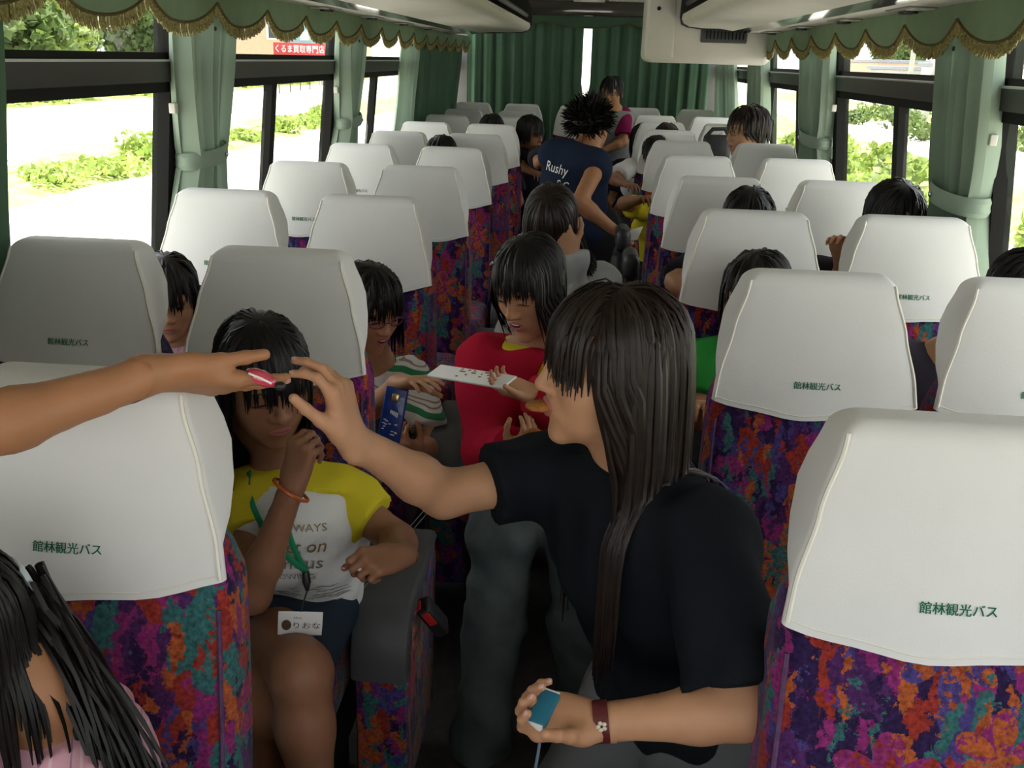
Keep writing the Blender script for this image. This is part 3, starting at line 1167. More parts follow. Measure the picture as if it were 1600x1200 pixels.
for k in range(15):
    shrub(-25.5 + random.uniform(-.5, .5), 42 + 3.4 * k, GZ, 1.9, random.uniform(1.4, 2.0), 'clipped hedge bush in the row across the pale yard', 90 + k, n=500, size=.16, group='hedge across the pale yard')
for k, (x, y, h, w) in enumerate(((-36, 55, 10, 5.5), (-37, 64, 11, 5.5), (-38, 73, 10, 5.5), (-37, 82, 8.5, 5), (-48, 60, 13, 8), (-50, 76, 14, 8), (-38, 46, 11, 5.5), (-52, 95, 13, 8))):
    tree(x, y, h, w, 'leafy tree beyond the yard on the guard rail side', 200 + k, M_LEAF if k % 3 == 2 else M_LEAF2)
# utility pole with wires
p = tag(empty('utility_pole', (-27.5, 45.5, GZ)), 'pale concrete utility pole before the dark trees', 'utility pole')
MB().tube([(0, 0, -.1), (0, 0, 11)], [.17, .10], 10).build('pole', M_WHITE, p)
MB().box((-.9, -.06, 8.2), (.9, .06, 8.32), .02).build('cross_arm', M_CONC, p)
for k, z in enumerate((5.4, 5.9, 6.4, 6.8, 7.3)):
    MB().tube([(.1 * k, -10 + t * 10, z + 1.6 * ((t - 2) / 3) ** 2 - .3) for t in range(0, 8)], .022, 5).build('wire', M_CONC, p)
# tan shop with the red sign
sh = tag(empty('shop_building', (-30, 96, GZ)), 'tan shop building carrying the red sign', 'building')
MB().box((-14, 0, 0), (6, 14, 6.2), .05).build('wall', M_TAN, sh)
MB().box((-14.4, -.4, 6.1), (6.4, 14.4, 6.5), .05).build('roof', M_BLUEROOF, sh)
for k in range(3):
    w_ = MB().box((-10 + 4.6 * k, -.08, 3.6), (-7.6 + 4.6 * k, .05, 5.2), .02).build('window', M_WHITE, sh)
    MB().box((-9.8 + 4.6 * k, -.12, 3.75), (-7.8 + 4.6 * k, -.06, 5.05), .01).build('pane', M_DARKWIN, w_)
sg = tag(empty('shop_sign', (0, 0, 0)), 'red shop sign with white lettering above the yard', 'sign')
A_, B_ = at(427, 77, 84), at(509, 78, 84)
cx_, cz_ = (A_.x + B_.x) / 2, (A_.z + B_.z) / 2
wd = B_.x - A_.x
sg.location = (cx_, 84, cz_)
MB().box((-wd / 2, 0, -.52), (wd / 2, .25, .52), .03).build('panel', M_SIGNR, sg)
tm_ = text_mesh('くるま買取専門店', 1.0, .01)
xs = [v.co.x for v in tm_.vertices]
k_ = wd * .93 / (max(xs) - min(xs))
for v in tm_.vertices:
    v.co = (v.co.x * k_, -.03 - v.co.z, v.co.y * k_ * 1.25)
link('lettering', tm_, M_WHITE, sg)
for x in (-wd * .35, wd * .35):
    MB().tube([(x, .3, .4), (x, .3, GZ - cz_)], .1, 8).build('post', M_CONC, sg)
s2 = tag(empty('shop_sign', (at(476, 58, 85).x, 85, at(476, 58, 85).z)), 'pale turquoise sign board above the red one', 'sign')
MB().box((-1.7, 0, -1.0), (1.7, .25, 1.0), .03).build('panel', M_SIGNT, s2)
for k, x in enumerate((-1.2, 0, 1.2)):
    MB().box((x - .38, -.03, -.25), (x + .38, .02, .5), .02).build('blank_plate', M_WHITE, s2)
for x in (-1.3, 1.3):
    MB().tube([(x, .3, .5), (x, .3, GZ - s2.location.z)], .1, 8).build('post', M_CONC, s2)
# dark sloped shed at the edge of the yard
sd = tag(empty('shed', (-31.5, 47.5, GZ)), 'low grey shed roof beyond the pale yard', 'shed')
MB().prism([(-4, 0), (2.4, 0), (2.4, 1.0), (-4, 2.6)], 0, 4.5).build('shed_body', M_CONC, sd, smooth=False)
MB().prism([(-4.2, 2.62), (2.7, .98), (2.7, 1.1), (-4.2, 2.8)], -.2, 4.7).build('roof', M_BLUEROOF, sd, smooth=False)
# goal-like white frame in the yard
gf = tag(empty('white_frame', (-24, 64, GZ)), 'white pipe frame standing in the pale yard', 'frame')
for y in (0, 3.4):
    MB().tube([(0, y, -.05), (0, y, 1.9)], .07, 8).build('upright', M_WHITE, gf)
MB().tube([(0, -.1, 1.9), (0, 3.5, 1.9)], .07, 8).build('crossbar', M_WHITE, gf)
for k in range(5):
    t_ = tag(empty('thin_post', (-20 - .2 * k, 62 + 3.1 * k, GZ)), 'thin dark post in the row before the hedge', 'post', 'thin dark posts before the hedge')
    MB().tube([(0, 0, -.05), (0, 0, 2.3)], .045, 7).build('shaft', M_WOOD, t_)
    MB().ell((0, 0, 2.32), (.06, .06, .05), 8, 5).build('post_cap', M_CONC, t_)

# ---- field side: leafy crop field, shrubs, poles, far buildings
strip('grass', 6.5, 10.5, -2, 90, GZ + .02, M_GRASS, 'grassy edge of the leafy field', 'grass')
strip('grass', 15, 22, -2, 110, GZ + .02, M_GRASS, 'grass band across the pale field', 'grass')
for k in range(26):
    shrub(6.6 + random.uniform(-.8, 1.0), 3.2 + 1.25 * k + random.uniform(-.4, .4), GZ, random.uniform(.6, 1.0), random.uniform(.5, .95), 'bright leafy crop plant in the row along the coach', 300 + k, n=520, size=.10, group='crop plants along the coach')
for k in range(14):
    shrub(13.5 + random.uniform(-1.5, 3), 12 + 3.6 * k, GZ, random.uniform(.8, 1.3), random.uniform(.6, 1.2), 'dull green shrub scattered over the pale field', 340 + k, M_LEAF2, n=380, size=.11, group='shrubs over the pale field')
for k, (x, y, h, w) in enumerate(((50, 104, 10, 7), (48, 88, 9.5, 6), (54, 122, 11, 7), (56, 142, 10, 7), (37, 70, 8.5, 5), (64, 110, 13, 8), (46, 165, 9, 7), (52, 74, 12, 7))):
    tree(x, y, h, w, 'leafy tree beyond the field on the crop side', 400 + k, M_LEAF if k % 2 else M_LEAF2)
p2 = tag(empty('utility_pole', (15.8, 51, GZ)), 'grey utility pole leaning over the field', 'utility pole')
MB().tube([(0, 0, -.1), (1.0, .3, 9)], [.20, .13], 10).build('pole', M_CONC, p2)
p3 = tag(empty('sign_pole', (12.6, 43, GZ)), 'thin field pole carrying a small green plate', 'pole')
MB().tube([(0, 0, -.1), (0, 0, 4.2)], .10, 10).build('pole', M_CONC, p3)
MB().box((-.2, -.14, 1.1), (.2, -.1, 1.75), .01).build('plate', mat('plate_green', (.10, .38, .27), rough=.5, var=.05), p3)
for k, (x, y, w, h, m_) in enumerate(((33, 104, 14, 2.6, M_CONC), (31, 84, 9, 2.9, M_WHITE), (38, 134, 16, 3.4, M_TAN))):
    bd = tag(empty('far_building', (x, y, GZ)), ('grey', 'white', 'tan')[k] + ' low building far across the field', 'building')
    MB().box((-3, 0, 0), (3, w, h), .05).build('wall', m_, bd)
    MB().box((-3.3, -.3, h), (3.3, w + .3, h + .35), .05).build('roof', M_BLUEROOF, bd)
    for q in range(3):
        w_ = MB().box((-3.06, .8 + q * w / 3.4, .9), (-2.9, 2.0 + q * w / 3.4, 2.0), .02).build('window', M_DARKWIN, bd)


# ================================================================== PEOPLE: smooth-union bodies meshed with surface nets
NP = lambda p: np.array(p, dtype=np.float32)


def nrm(v):
    v = np.asarray(v, float)
    return v / max(1e-9, np.linalg.norm(v))


def cap(a, b, ra, rb, k=.02, flat=None, cuts=()):
    """tapered capsule; flat=(axis, factor) thins it along an axis; cuts=((point, normal), ...) slice it"""
    return ('c', NP(a), NP(b), ra, rb, k, flat, tuple(cuts))


def ell(c, r, rot=None, k=.02, neg=False, cuts=()):
    """ellipsoid with axes rot (rows = local axes in world)"""
    return ('n' if neg else 'e', NP(c), NP(r), NP(rot if rot is not None else np.eye(3)), None, k, None, tuple(cuts))


def prim_d(p, P):
    if p[0] == 'c':
        _, a, b, ra, rb, k, flat, cuts = p
        ab = b - a
        L = float(ab @ ab) + 1e-12
        q = P - a
        t = np.clip(q @ ab / L, 0, 1)
        w = q - t[..., None] * ab
        if flat is not None:
            n = NP(nrm(flat[0]))
            w = w + ((1 / flat[1] - 1) * (w @ n))[..., None] * n
        d = np.sqrt((w * w).sum(-1)) - (ra + t * (rb - ra))
    else:
        _, c, r, rot, _, k, _, cuts = p
        q = (P - c) @ rot.T
        k0 = np.sqrt(((q / r) ** 2).sum(-1))
        k1 = np.sqrt(((q / (r * r)) ** 2).sum(-1)) + 1e-9
        d = k0 * (k0 - 1) / k1
        d = np.where(k0 < 1e-4, -float(r.min()), d)
    for pt, n in cuts:
        d = np.maximum(d, (P - NP(pt)) @ NP(nrm(n)))
    return d


def smin(a, b, k):
    h = np.clip(.5 + .5 * (b - a) / k, 0, 1)
    return b + (a - b) * h - k * h * (1 - h)


def smax(a, b, k):
    return -smin(-a, -b, k)


def prim_bb(p, m):
    if p[0] == 'c':
        r = max(p[3], p[4]) + m
        return np.minimum(p[1], p[2]) - r, np.maximum(p[1], p[2]) + r
    r = float(p[2].max()) + m
    return p[1] - r, p[1] + r


def eval_pts(prims, P):
    P = np.asarray(P, np.float32)
    f = np.full(P.shape[:-1], .5, np.float32)
    for p in prims:
        d = prim_d(p, P)
        f = smax(f, -d, p[5]) if p[0] == 'n' else smin(f, d, p[5])
    return f


CORN = np.array([(i, j, k) for i in (0, 1) for j in (0, 1) for k in (0, 1)])
EDG = [(a, b) for a in range(8) for b in range(a + 1, 8) if np.abs(CORN[a] - CORN[b]).sum() == 1]


def net(prims, lo, hi, res, skip=(), wr=None):
    """naive surface nets of the smooth union inside a box; cells inside skip boxes are left out"""
    lo, hi = np.asarray(lo, float), np.asarray(hi, float)
    n = np.maximum(np.ceil((hi - lo) / res).astype(int) + 1, 3)
    f = np.full(n, .5, np.float32)
    ax = [(lo[i] + res * np.arange(n[i])).astype(np.float32) for i in range(3)]
    for p in prims:
        b0, b1 = prim_bb(p, p[5] + 2.2 * res)
        i0 = np.clip(np.floor((b0 - lo) / res).astype(int), 0, n)
        i1 = np.clip(np.ceil((b1 - lo) / res).astype(int) + 1, 0, n)
        if (i1 <= i0).any():
            continue
        sl = tuple(slice(i0[i], i1[i]) for i in range(3))
        P = np.stack(np.meshgrid(*[ax[i][sl[i]] for i in range(3)], indexing='ij'), -1)
        d = prim_d(p, P)
        f[sl] = smax(f[sl], -d, p[5]) if p[0] == 'n' else smin(f[sl], d, p[5])
    if wr is not None:
        amp, fr, sd = wr
        rr = np.random.default_rng(sd)
        P0, P1, P2 = ax[0][:, None, None], ax[1][None, :, None], ax[2][None, None, :]
        for _ in range(4):
            v = rr.normal(size=3) * fr * rr.uniform(.6, 1.5)
            ph = rr.uniform(0, 6.28)
            f = f + amp * .5 * np.sin(v[0] * P0 + v[1] * P1 + v[2] * P2 + ph + 1.2 * np.sin(.4 * (v[1] * P0 + v[2] * P1 + v[0] * P2))).astype(np.float32)
    s = f < 0
    cnt = np.zeros(n - 1, np.int8)
    for c in CORN:
        cnt += s[c[0]:n[0] - 1 + c[0], c[1]:n[1] - 1 + c[1], c[2]:n[2] - 1 + c[2]]
    act = (cnt > 0) & (cnt < 8)
    ids = np.full(n - 1, -1, np.int64)
    cells = np.argwhere(act)
    if len(cells) == 0:
        return np.zeros((0, 3)), np.zeros((0, 4), int)
    ids[act] = np.arange(len(cells))
    vals = np.stack([f[cells[:, 0] + c[0], cells[:, 1] + c[1], cells[:, 2] + c[2]] for c in CORN], 1)
    acc = np.zeros((len(cells), 3))
    num = np.zeros(len(cells))
    for a, b in EDG:
        va, vb = vals[:, a], vals[:, b]
        x = (va < 0) != (vb < 0)
        t = np.where(x, va / np.where(x, va - vb, 1), 0)
        acc += x[:, None] * (CORN[a] + t[:, None] * (CORN[b] - CORN[a]))
        num += x
    V = lo + res * (cells + acc / num[:, None])
    F = []
    for d in range(3):
        o1, o2 = (d + 1) % 3, (d + 2) % 3
        sa = [slice(None)] * 3
        sb = [slice(None)] * 3
        sa[d] = slice(0, n[d] - 1)
        sb[d] = slice(1, n[d])
        A, B = s[tuple(sa)], s[tuple(sb)]
        e = np.argwhere(A != B)
        e = e[(e[:, o1] > 0) & (e[:, o2] > 0) & (e[:, o1] < n[o1] - 1) & (e[:, o2] < n[o2] - 1)]
        if len(e) == 0:
            continue
        ins = A[e[:, 0], e[:, 1], e[:, 2]]
        def g(da, db):
            q = e.copy()
            q[:, o1] += da
            q[:, o2] += db
            return ids[q[:, 0], q[:, 1], q[:, 2]]
        quad = np.stack([g(-1, -1), g(0, -1), g(0, 0), g(-1, 0)], 1)
        quad = np.where(ins[:, None], quad, quad[:, ::-1])
        F.append(quad)
    F = np.concatenate(F) if F else np.zeros((0, 4), int)
    F = F[(F >= 0).all(1)]
    if len(skip):
        c = V[F].mean(1)
        keep = np.ones(len(F), bool)
        for a, b in skip:
            keep &= ~((c > np.asarray(a)) & (c < np.asarray(b))).all(1)
        F = F[keep]
    return V, F


def bounds(prims, pad=.02):
    bb = [prim_bb(p, pad) for p in prims if p[0] != 'n']
    return np.min([b[0] for b in bb], 0), np.max([b[1] for b in bb], 0)


def sdf_mesh(name, prims, res, fine=(), wr=None, box=None):
    """fine = [(lo, hi, res), ...] regions meshed more finely; all parts share one surface"""
    lo, hi = box if box is not None else bounds(prims)
    sk = [(np.asarray(a) + res * .7, np.asarray(b) - res * .7) for a, b, _ in fine]
    Vs, Fs, o = [], [], 0
    for (l, h, r, s) in [(lo, hi, res, sk)] + [(a, b, r, ()) for a, b, r in fine]:
        V, F = net(prims, l, h, r, s, wr)
        Vs.append(V)
        Fs.append(F + o)
        o += len(V)
    V, F = np.concatenate(Vs), np.concatenate(Fs)
    used = np.zeros(len(V), bool)
    used[F.ravel()] = True
    mp = np.cumsum(used) - 1
    V, F = V[used], mp[F]
    me = bpy.data.meshes.new(name)
    me.vertices.add(len(V))
    me.vertices.foreach_set('co', V.astype(np.float32).ravel())
    me.loops.add(4 * len(F))
    me.loops.foreach_set('vertex_index', F.astype(np.int32).ravel())
    me.polygons.add(len(F))
    me.polygons.foreach_set('loop_start', np.arange(0, 4 * len(F), 4, dtype=np.int32))
    me.polygons.foreach_set('use_smooth', np.ones(len(F), bool))
    me.update(calc_edges=True)
    return me


# ---- skin, hair and cloth materials
def skin(name, c):
    return mat(name, c, rough=.52, spec=.35, var=.06, vscale=25, bump=.05, bscale=350, sss=.12)


SK_FAIR = skin('skin_fair', (.47, .245, .135))
SK_TAN = skin('skin_tan', (.345, .16, .076))
SK_DARK = skin('skin_dark_shaded', (.27, .125, .068))  # darker skin, with the shade on the small girl mixed into its colour
M_HAIR = mat('black_hair', (.0065, .005, .0045), rough=.42, spec=.24, var=.3, vscale=60)
M_HAIRB = mat('dark_brown_hair', (.014, .008, .0055), rough=.42, spec=.24, var=.4, vscale=50)
M_LIP = mat('lips', (.40, .13, .11), rough=.4, spec=.4, var=.05)
M_MOUTH = mat('mouth_inside', (.08, .015, .015), rough=.5, var=.1)
M_TEETH = mat('teeth', (.75, .72, .66), rough=.3, spec=.5, var=.02)
M_EYEW = mat('eye_white', (.60, .57, .53), rough=.25, spec=.5, var=.02)
M_IRIS = mat('dark_iris', (.012, .008, .006), rough=.12, spec=.6, var=.1)
M_NAIL = mat('finger_nail', (.55, .32, .25), rough=.3, spec=.5, var=.03)


def cloth(name, c, **k):
    return mat(name, c, rough=.92, spec=.08, var=k.pop('var', .07), vscale=9, bump=.25, bscale=350, **k)


class Head:
    """frame and prims of a head; x to its own right, y forward, z up, origin midway between the ears"""

    def __init__(self, c, fwd, up=(0, 0, 1), s=1.0, jaw_open=0.0):
        f = nrm(fwd)
        r = nrm(np.cross(f, up))
        u = np.cross(r, f)
        self.c, self.A, self.s = np.asarray(c, float), np.array([r, f, u]), s
        j = jaw_open
        E = lambda p, q, k=.015, neg=False: ell(self.w(p), np.array(q) * s, self.A, k * s, neg)
        C = lambda a, b, ra, rb, k=.012: cap(self.w(a), self.w(b), ra * s, rb * s, k * s)
        P = [E((0, -.012, .035), (.074, .091, .080)), E((0, .020, -.022), (.062, .066, .084), .03)]
        for x in (-1, 1):
            P += [E((x * .034, .044, -.028), (.028, .028, .032), .025)]
        P += [E((0, .034, -.072 - j), (.045, .044, .036), .03), E((0, .070, -.098 - j * 1.2), (.019, .015, .014), .022), E((0, .064, .030), (.050, .022, .020), .02),
              C((0, .084, .014), (0, .097, -.020), .006, .009, .012), E((0, .099, -.026), (.0115, .0105, .0095), .008)]
        for x in (-1, 1):
            P += [E((x * .0125, .090, -.029), (.008, .009, .007), .006)]
        P += [E((0, .076, -.054 - j * .4), (.027, .015, .020), .012)]
        for x in (-1, 1):
            P += [E((x * .031, .098, .008), (.017, .015, .011), .012, True), E((x * .031, .068, .004), (.0150, .0140, .0115), .006)]
        for x in (-1, 1):
            P += [E((x * .0055, .093, -.036), (.0035, .006, .002), .002, True)]
            P += [E((x * .077, -.010, -.006), (.007, .018, .030), .006), E((x * .083, -.006, -.004), (.006, .009, .018), .005, True)]
        P += [C((0, -.025, -.06), (0, -.03, -.12), .050, .050, .03)]
        self.prims = P

    def w(self, p):
        return self.c + (np.asarray(p, float) * self.s) @ self.A

    def vec(self, v):
        return np.asarray(v, float) @ self.A

    def surf(self, x, z, off=.0006):
        """points of the face surface in front of head coordinates (x, z)"""
        x, z = np.broadcast_arrays(np.asarray(x, float), np.asarray(z, float))
        y = np.full(x.shape, .14)
        for _ in range(40):
            d = eval_pts(self.prims, self.w(np.stack([x, y, z], -1))) / self.s
            y = y - np.clip(d, -.01, .02) * .8
        return self.w(np.stack([x, y + off, z], -1))

    def box(self, pad=.02):
        R_ = .15 * self.s + pad
        return self.c - R_, self.c + R_

    def patch(self, x0, z0, a, b, off, n=14, rings=3, tilt=0.0):
        """elliptic patch lying on the face"""
        t = np.linspace(0, 2 * np.pi, n, endpoint=False)
        xs, zs = [x0], [z0]
        for r in range(1, rings + 1):
            q = r / rings
            dx, dz = a * q * np.cos(t), b * q * np.sin(t)
            xs += list(x0 + dx - tilt * dz)
            zs += list(z0 + dz + tilt * dx)
        V = self.surf(np.array(xs), np.array(zs), off)
        V[0] = V[1:1 + n].mean(0)
        F = [(0, 1 + i, 1 + (i + 1) % n) for i in range(n)]
        for r in range(rings - 1):
            F += [(1 + r * n + i, 1 + (r + 1) * n + i, 1 + (r + 1) * n + (i + 1) % n, 1 + r * n + (i + 1) % n) for i in range(n)]
        return V, F

    def line(self, pts, r, off=.0):
        x, z = np.array([p[0] for p in pts]), np.array([p[1] for p in pts])
        P = self.surf(x, z, off)
        n = len(pts)
        rs = [r * self.s * (.35 + .65 * math.sin(math.pi * (i + .5) / n)) for i in range(n)]
        return P, rs


def face(H, root, eyes='open', brow=True, mouth='closed', gaze=0.0):
    e, l, br = MB(), MB(), MB()
    for x in (-1, 1):
        cx = x * .031
        if eyes == 'open':
            V, F = H.patch(cx, .005, .0125, .0042, .0008)
            m = MB().add(V, F)
            eo = m.build('eye', M_EYEW, root)
            V, F = H.patch(cx + gaze * .004, .005, .0048, .0044, .0014)
            MB().add(V, F).build('iris', M_IRIS, eo)
            lz = .0095
        else:
            lz = .0025 if eyes == 'down' else .004
        q = MB()
        P, rs = H.line([(cx + .015 * t, lz - .0055 * t * t - (.0012 * t * x)) for t in np.linspace(-1, 1, 9)], .0016, .0003)
        q.tube(P, rs, 5)
        if eyes != 'open':
            P, rs = H.line([(cx + .012 * t, lz - .005 - .003 * t * t) for t in np.linspace(-1, 1, 7)], .0007, .0)
            q.tube(P, rs, 4)
        q.build('eyelashes', M_HAIR, root)
        if brow:
            q = MB()
            P, rs = H.line([(cx + x * .002 + .019 * t, .026 + .004 * (1 - t * t) - .002 * t * x) for t in np.linspace(-1, 1, 8)], .0026, -.0005)
            q.tube(P, rs, 5, flat=.5)
            q.build('eyebrow', M_HAIR, root)
    # lips
    gap = {'closed': .0, 'open': .011, 'bite': .013}[mouth]
    zz = -.057
    for nm, dz, rr in (('upper_lip', gap * .35 + .0022, .0036), ('lower_lip', -gap * .65 - .0035, .0044)):
        q = MB()
        up = nm == 'upper_lip'
        P, rs = H.line([(.0205 * t, zz + dz * (1 - t * t) + (.0012 * (1 - abs(abs(t) - .3) / .7) if up else -.0008 * (1 - t * t))) for t in np.linspace(-1, 1, 11)], rr, .0004)
        q.tube(P, rs, 7)
        q.build(nm, M_LIP, root)
    if gap:
        V, F = H.patch(0, zz - gap * .15, .0175, gap * .52, .0009)
        mo = MB().add(V, F).build('mouth', M_MOUTH, root)
        V, F = H.patch(0, zz + gap * .22, .0115, gap * .20, .0016)
        MB().add(V, F).build('teeth', M_TEETH, mo)
    else:
        q = MB()
        P, rs = H.line([(.019 * t, zz - .0005) for t in np.linspace(-1, 1, 9)], .0008, .0022)
        q.tube(P, rs, 4)
        q.build('mouth_line', M_MOUTH, root)


def hair(H, root, m=None, n=420, side=.20, back=.24, bang=.055, seed=1, thick=.0052, vol=1.0, part=0.0, name='hair', hairline=.40, up_bits=0, tail=None, seg=9,
         push=(), grav=1.0, tuck=0.0, spiky=0.0, wisp=0.35):
    """strand locks over a scalp cap, as one hair mesh of the person"""
    m = m or M_HAIR
    rnd = np.random.default_rng(seed)
    s = H.s
    cc = np.array([0, -.012, .034])
    rad = np.array([.0775, .0945, .084])
    g = np.array([0, 0, -1.0])
    gl = H.A @ g                      # gravity in head coordinates
    mb = MB()

    def inhair(d):
        x, y, z = d
        if z > .55:
            return True
        az = math.atan2(abs(x), y)    # 0 = front
        lim = hairline if az < .85 else (hairline - (az - .85) / .45 * (hairline + .25) if az < 1.3 else -.25 - min(1, (az - 1.3)) * .45)
        return z > lim
    # cap
    nu, nv = 28, 18
    vs, ok = [], []
    for i in range(nv + 1):
        for j in range(nu):
            th, ph = math.pi * i / nv, 2 * math.pi * j / nu
            d = np.array([math.sin(th) * math.sin(ph), math.sin(th) * math.cos(ph), math.cos(th)])
            vs.append(H.w(cc + rad * d * 1.012))
            ok.append(inhair(d))
    fs = []
    for i in range(nv):
        for j in range(nu):
            q = (i * nu + j, (i + 1) * nu + j, (i + 1) * nu + (j + 1) % nu, i * nu + (j + 1) % nu)
            if sum(ok[k] for k in q) >= 3:
                fs.append(q)
    mb.add(vs, fs)
    k = 0
    tries = 0
    while k < n and tries < n * 12:
        tries += 1
        d = rnd.normal(size=3)
        d /= np.linalg.norm(d)
        if not inhair(d):
            continue
        k += 1
        az = math.atan2(abs(d[0]), d[1])
        front = max(0.0, 1 - az / .95) if d[2] > -.2 else 0
        fringe = az < .88 + .08 * rnd.random() and d[2] > -.2 and not spiky
        L = .27 if fringe else (side if az < 1.9 else back) * (1 + (.08 + .05 * wisp) * rnd.normal()) + .05 * max(0, d[2])
        if spiky:
            L = spiky * (.8 + .5 * rnd.random())
        stop = bang + .009 * rnd.normal() - .014 * (az > .6) if fringe else None
        lay = rnd.random()
        lift = 1.015 + .085 * vol * lay
        p = cc + rad * d * 1.0
        nn = d / rad
        nn /= np.linalg.norm(nn)
        if spiky:
            v = d * .8 + rnd.normal(size=3) * np.array([.25, .25, .25]) + np.array([0, 0, .3])
        else:
            e = np.array([(d[0] - part) * .5, .55, -.15]) if fringe else np.array([d[0], d[1] * .55 - .12, -.15])
            e = nrm(e) * .6 + gl * (.8 if d[2] < .6 else .15)
            e = e - nn * (e @ nn)
            v = e / max(.25, np.linalg.norm(e)) + rnd.normal(size=3) * .10
        v = nrm(v)
        sg = int(seg * 1.5) if fringe else seg
        step = L / sg
        pts = [p.copy()]
        free = bool(spiky)
        for i in range(sg):
            n2 = (p - cc) / (rad * rad)
            n2 /= np.linalg.norm(n2)
            up_f = -(n2 @ gl)                        # 1 on top of the head, 0 where it hangs free
            if not spiky and (up_f < .10 or (fringe and p[1] > .075 and p[2] < .07)):
                free = True
            gw = .06 if spiky else (.55 if free else .28) * grav
            v = v * (1 - gw) + (gl if not fringe else nrm(gl + np.array([0, 0, -.8]))) * gw + rnd.normal(size=3) * .010 * wisp
            if not free:
                v = v - n2 * (v @ n2)
            v = nrm(v)
            q = p + v * step
            o = (q - cc) / rad
            r_ = np.linalg.norm(o)
            if spiky:
                if r_ < 1.02:
                    q = cc + rad * o / r_ * 1.02
            elif not free:
                q = cc + rad * o / r_ * lift
            elif r_ < lift and q[2] > cc[2] - .06:
                q = cc + rad * o / r_ * lift
            if q[2] < -.01 and q[2] > -.16:           # stay out of the cheeks and neck
                k_ = min(.10, -q[2]) / .10
                rx, ry, oy0 = .072 - .012 * k_, .082 - .030 * k_, .012 - .030 * k_
                ex = 1.0 + .14 * vol * lay
                ox, oy = q[0] / (rx * ex), (q[1] - oy0) / (ry * ex)
                rr = math.hypot(ox, oy)
                if rr < 1:
                    m_ = min(1.0 / max(rr, .3), 1.0 + .02 / max(.02, rr * rx))
                    q[0], q[1] = q[0] * m_, (q[1] - oy0) * m_ + oy0
                if tuck and q[1] > -.01 and not fringe:
                    q[1] -= tuck * step * (.55 + .9 * lay)
            W_ = H.w(q)
            for (pc, pr) in push:                    # stay outside of shoulders
                dv = W_ - pc
                dl = np.linalg.norm(dv)
                if dl < pr:
                    W_ = pc + dv / dl * pr
            q = H.A @ (W_ - H.c) / s
            v2 = q - p
            if np.linalg.norm(v2) > 1e-6:
                v = nrm(.6 * v + .4 * nrm(v2))
            p = q
            pts.append(p.copy())
            if stop is not None and p[2] < stop and p[1] > .0 and i >= 2:
                break
        P = [H.w(x) for x in pts]
        th = thick * (.7 + .6 * rnd.random()) * s
        rs = [th * (.55 + .45 * min(1, 4 * t)) * (1 - .82 * max(0, (t - .35) / .65) ** 1.3) for t in np.linspace(0, 1, len(P))]
        out = H.vec(nn)
        mb.tube(P, rs, 4, caps=False, flat=.45, up=out)
    if tail is not None:
        a, b, r_ = np.asarray(tail[0], float), np.asarray(tail[1], float), tail[2]
        for k in range(150):
            j0, j1 = np.clip(rnd.normal(size=3), -1.3, 1.3) * r_ * .35, np.clip(rnd.normal(size=3), -1.3, 1.3) * r_ * .7
            mid = (a + b) / 2 + (tail[3] if len(tail) > 3 else 0) + np.clip(rnd.normal(size=3), -1.3, 1.3) * r_ * .5
            P = [(1 - t) ** 2 * (a + j0) + 2 * t * (1 - t) * mid + t * t * (b + j1) for t in np.linspace(0, 1, 8)]
            mb.tube(P, [.0028 * (1 - .7 * t) + .0008 for t in np.linspace(0, 1, 8)], 4, caps=False)
    me = mb.mesh(name, True, False)
    return link(name, me, m, root)


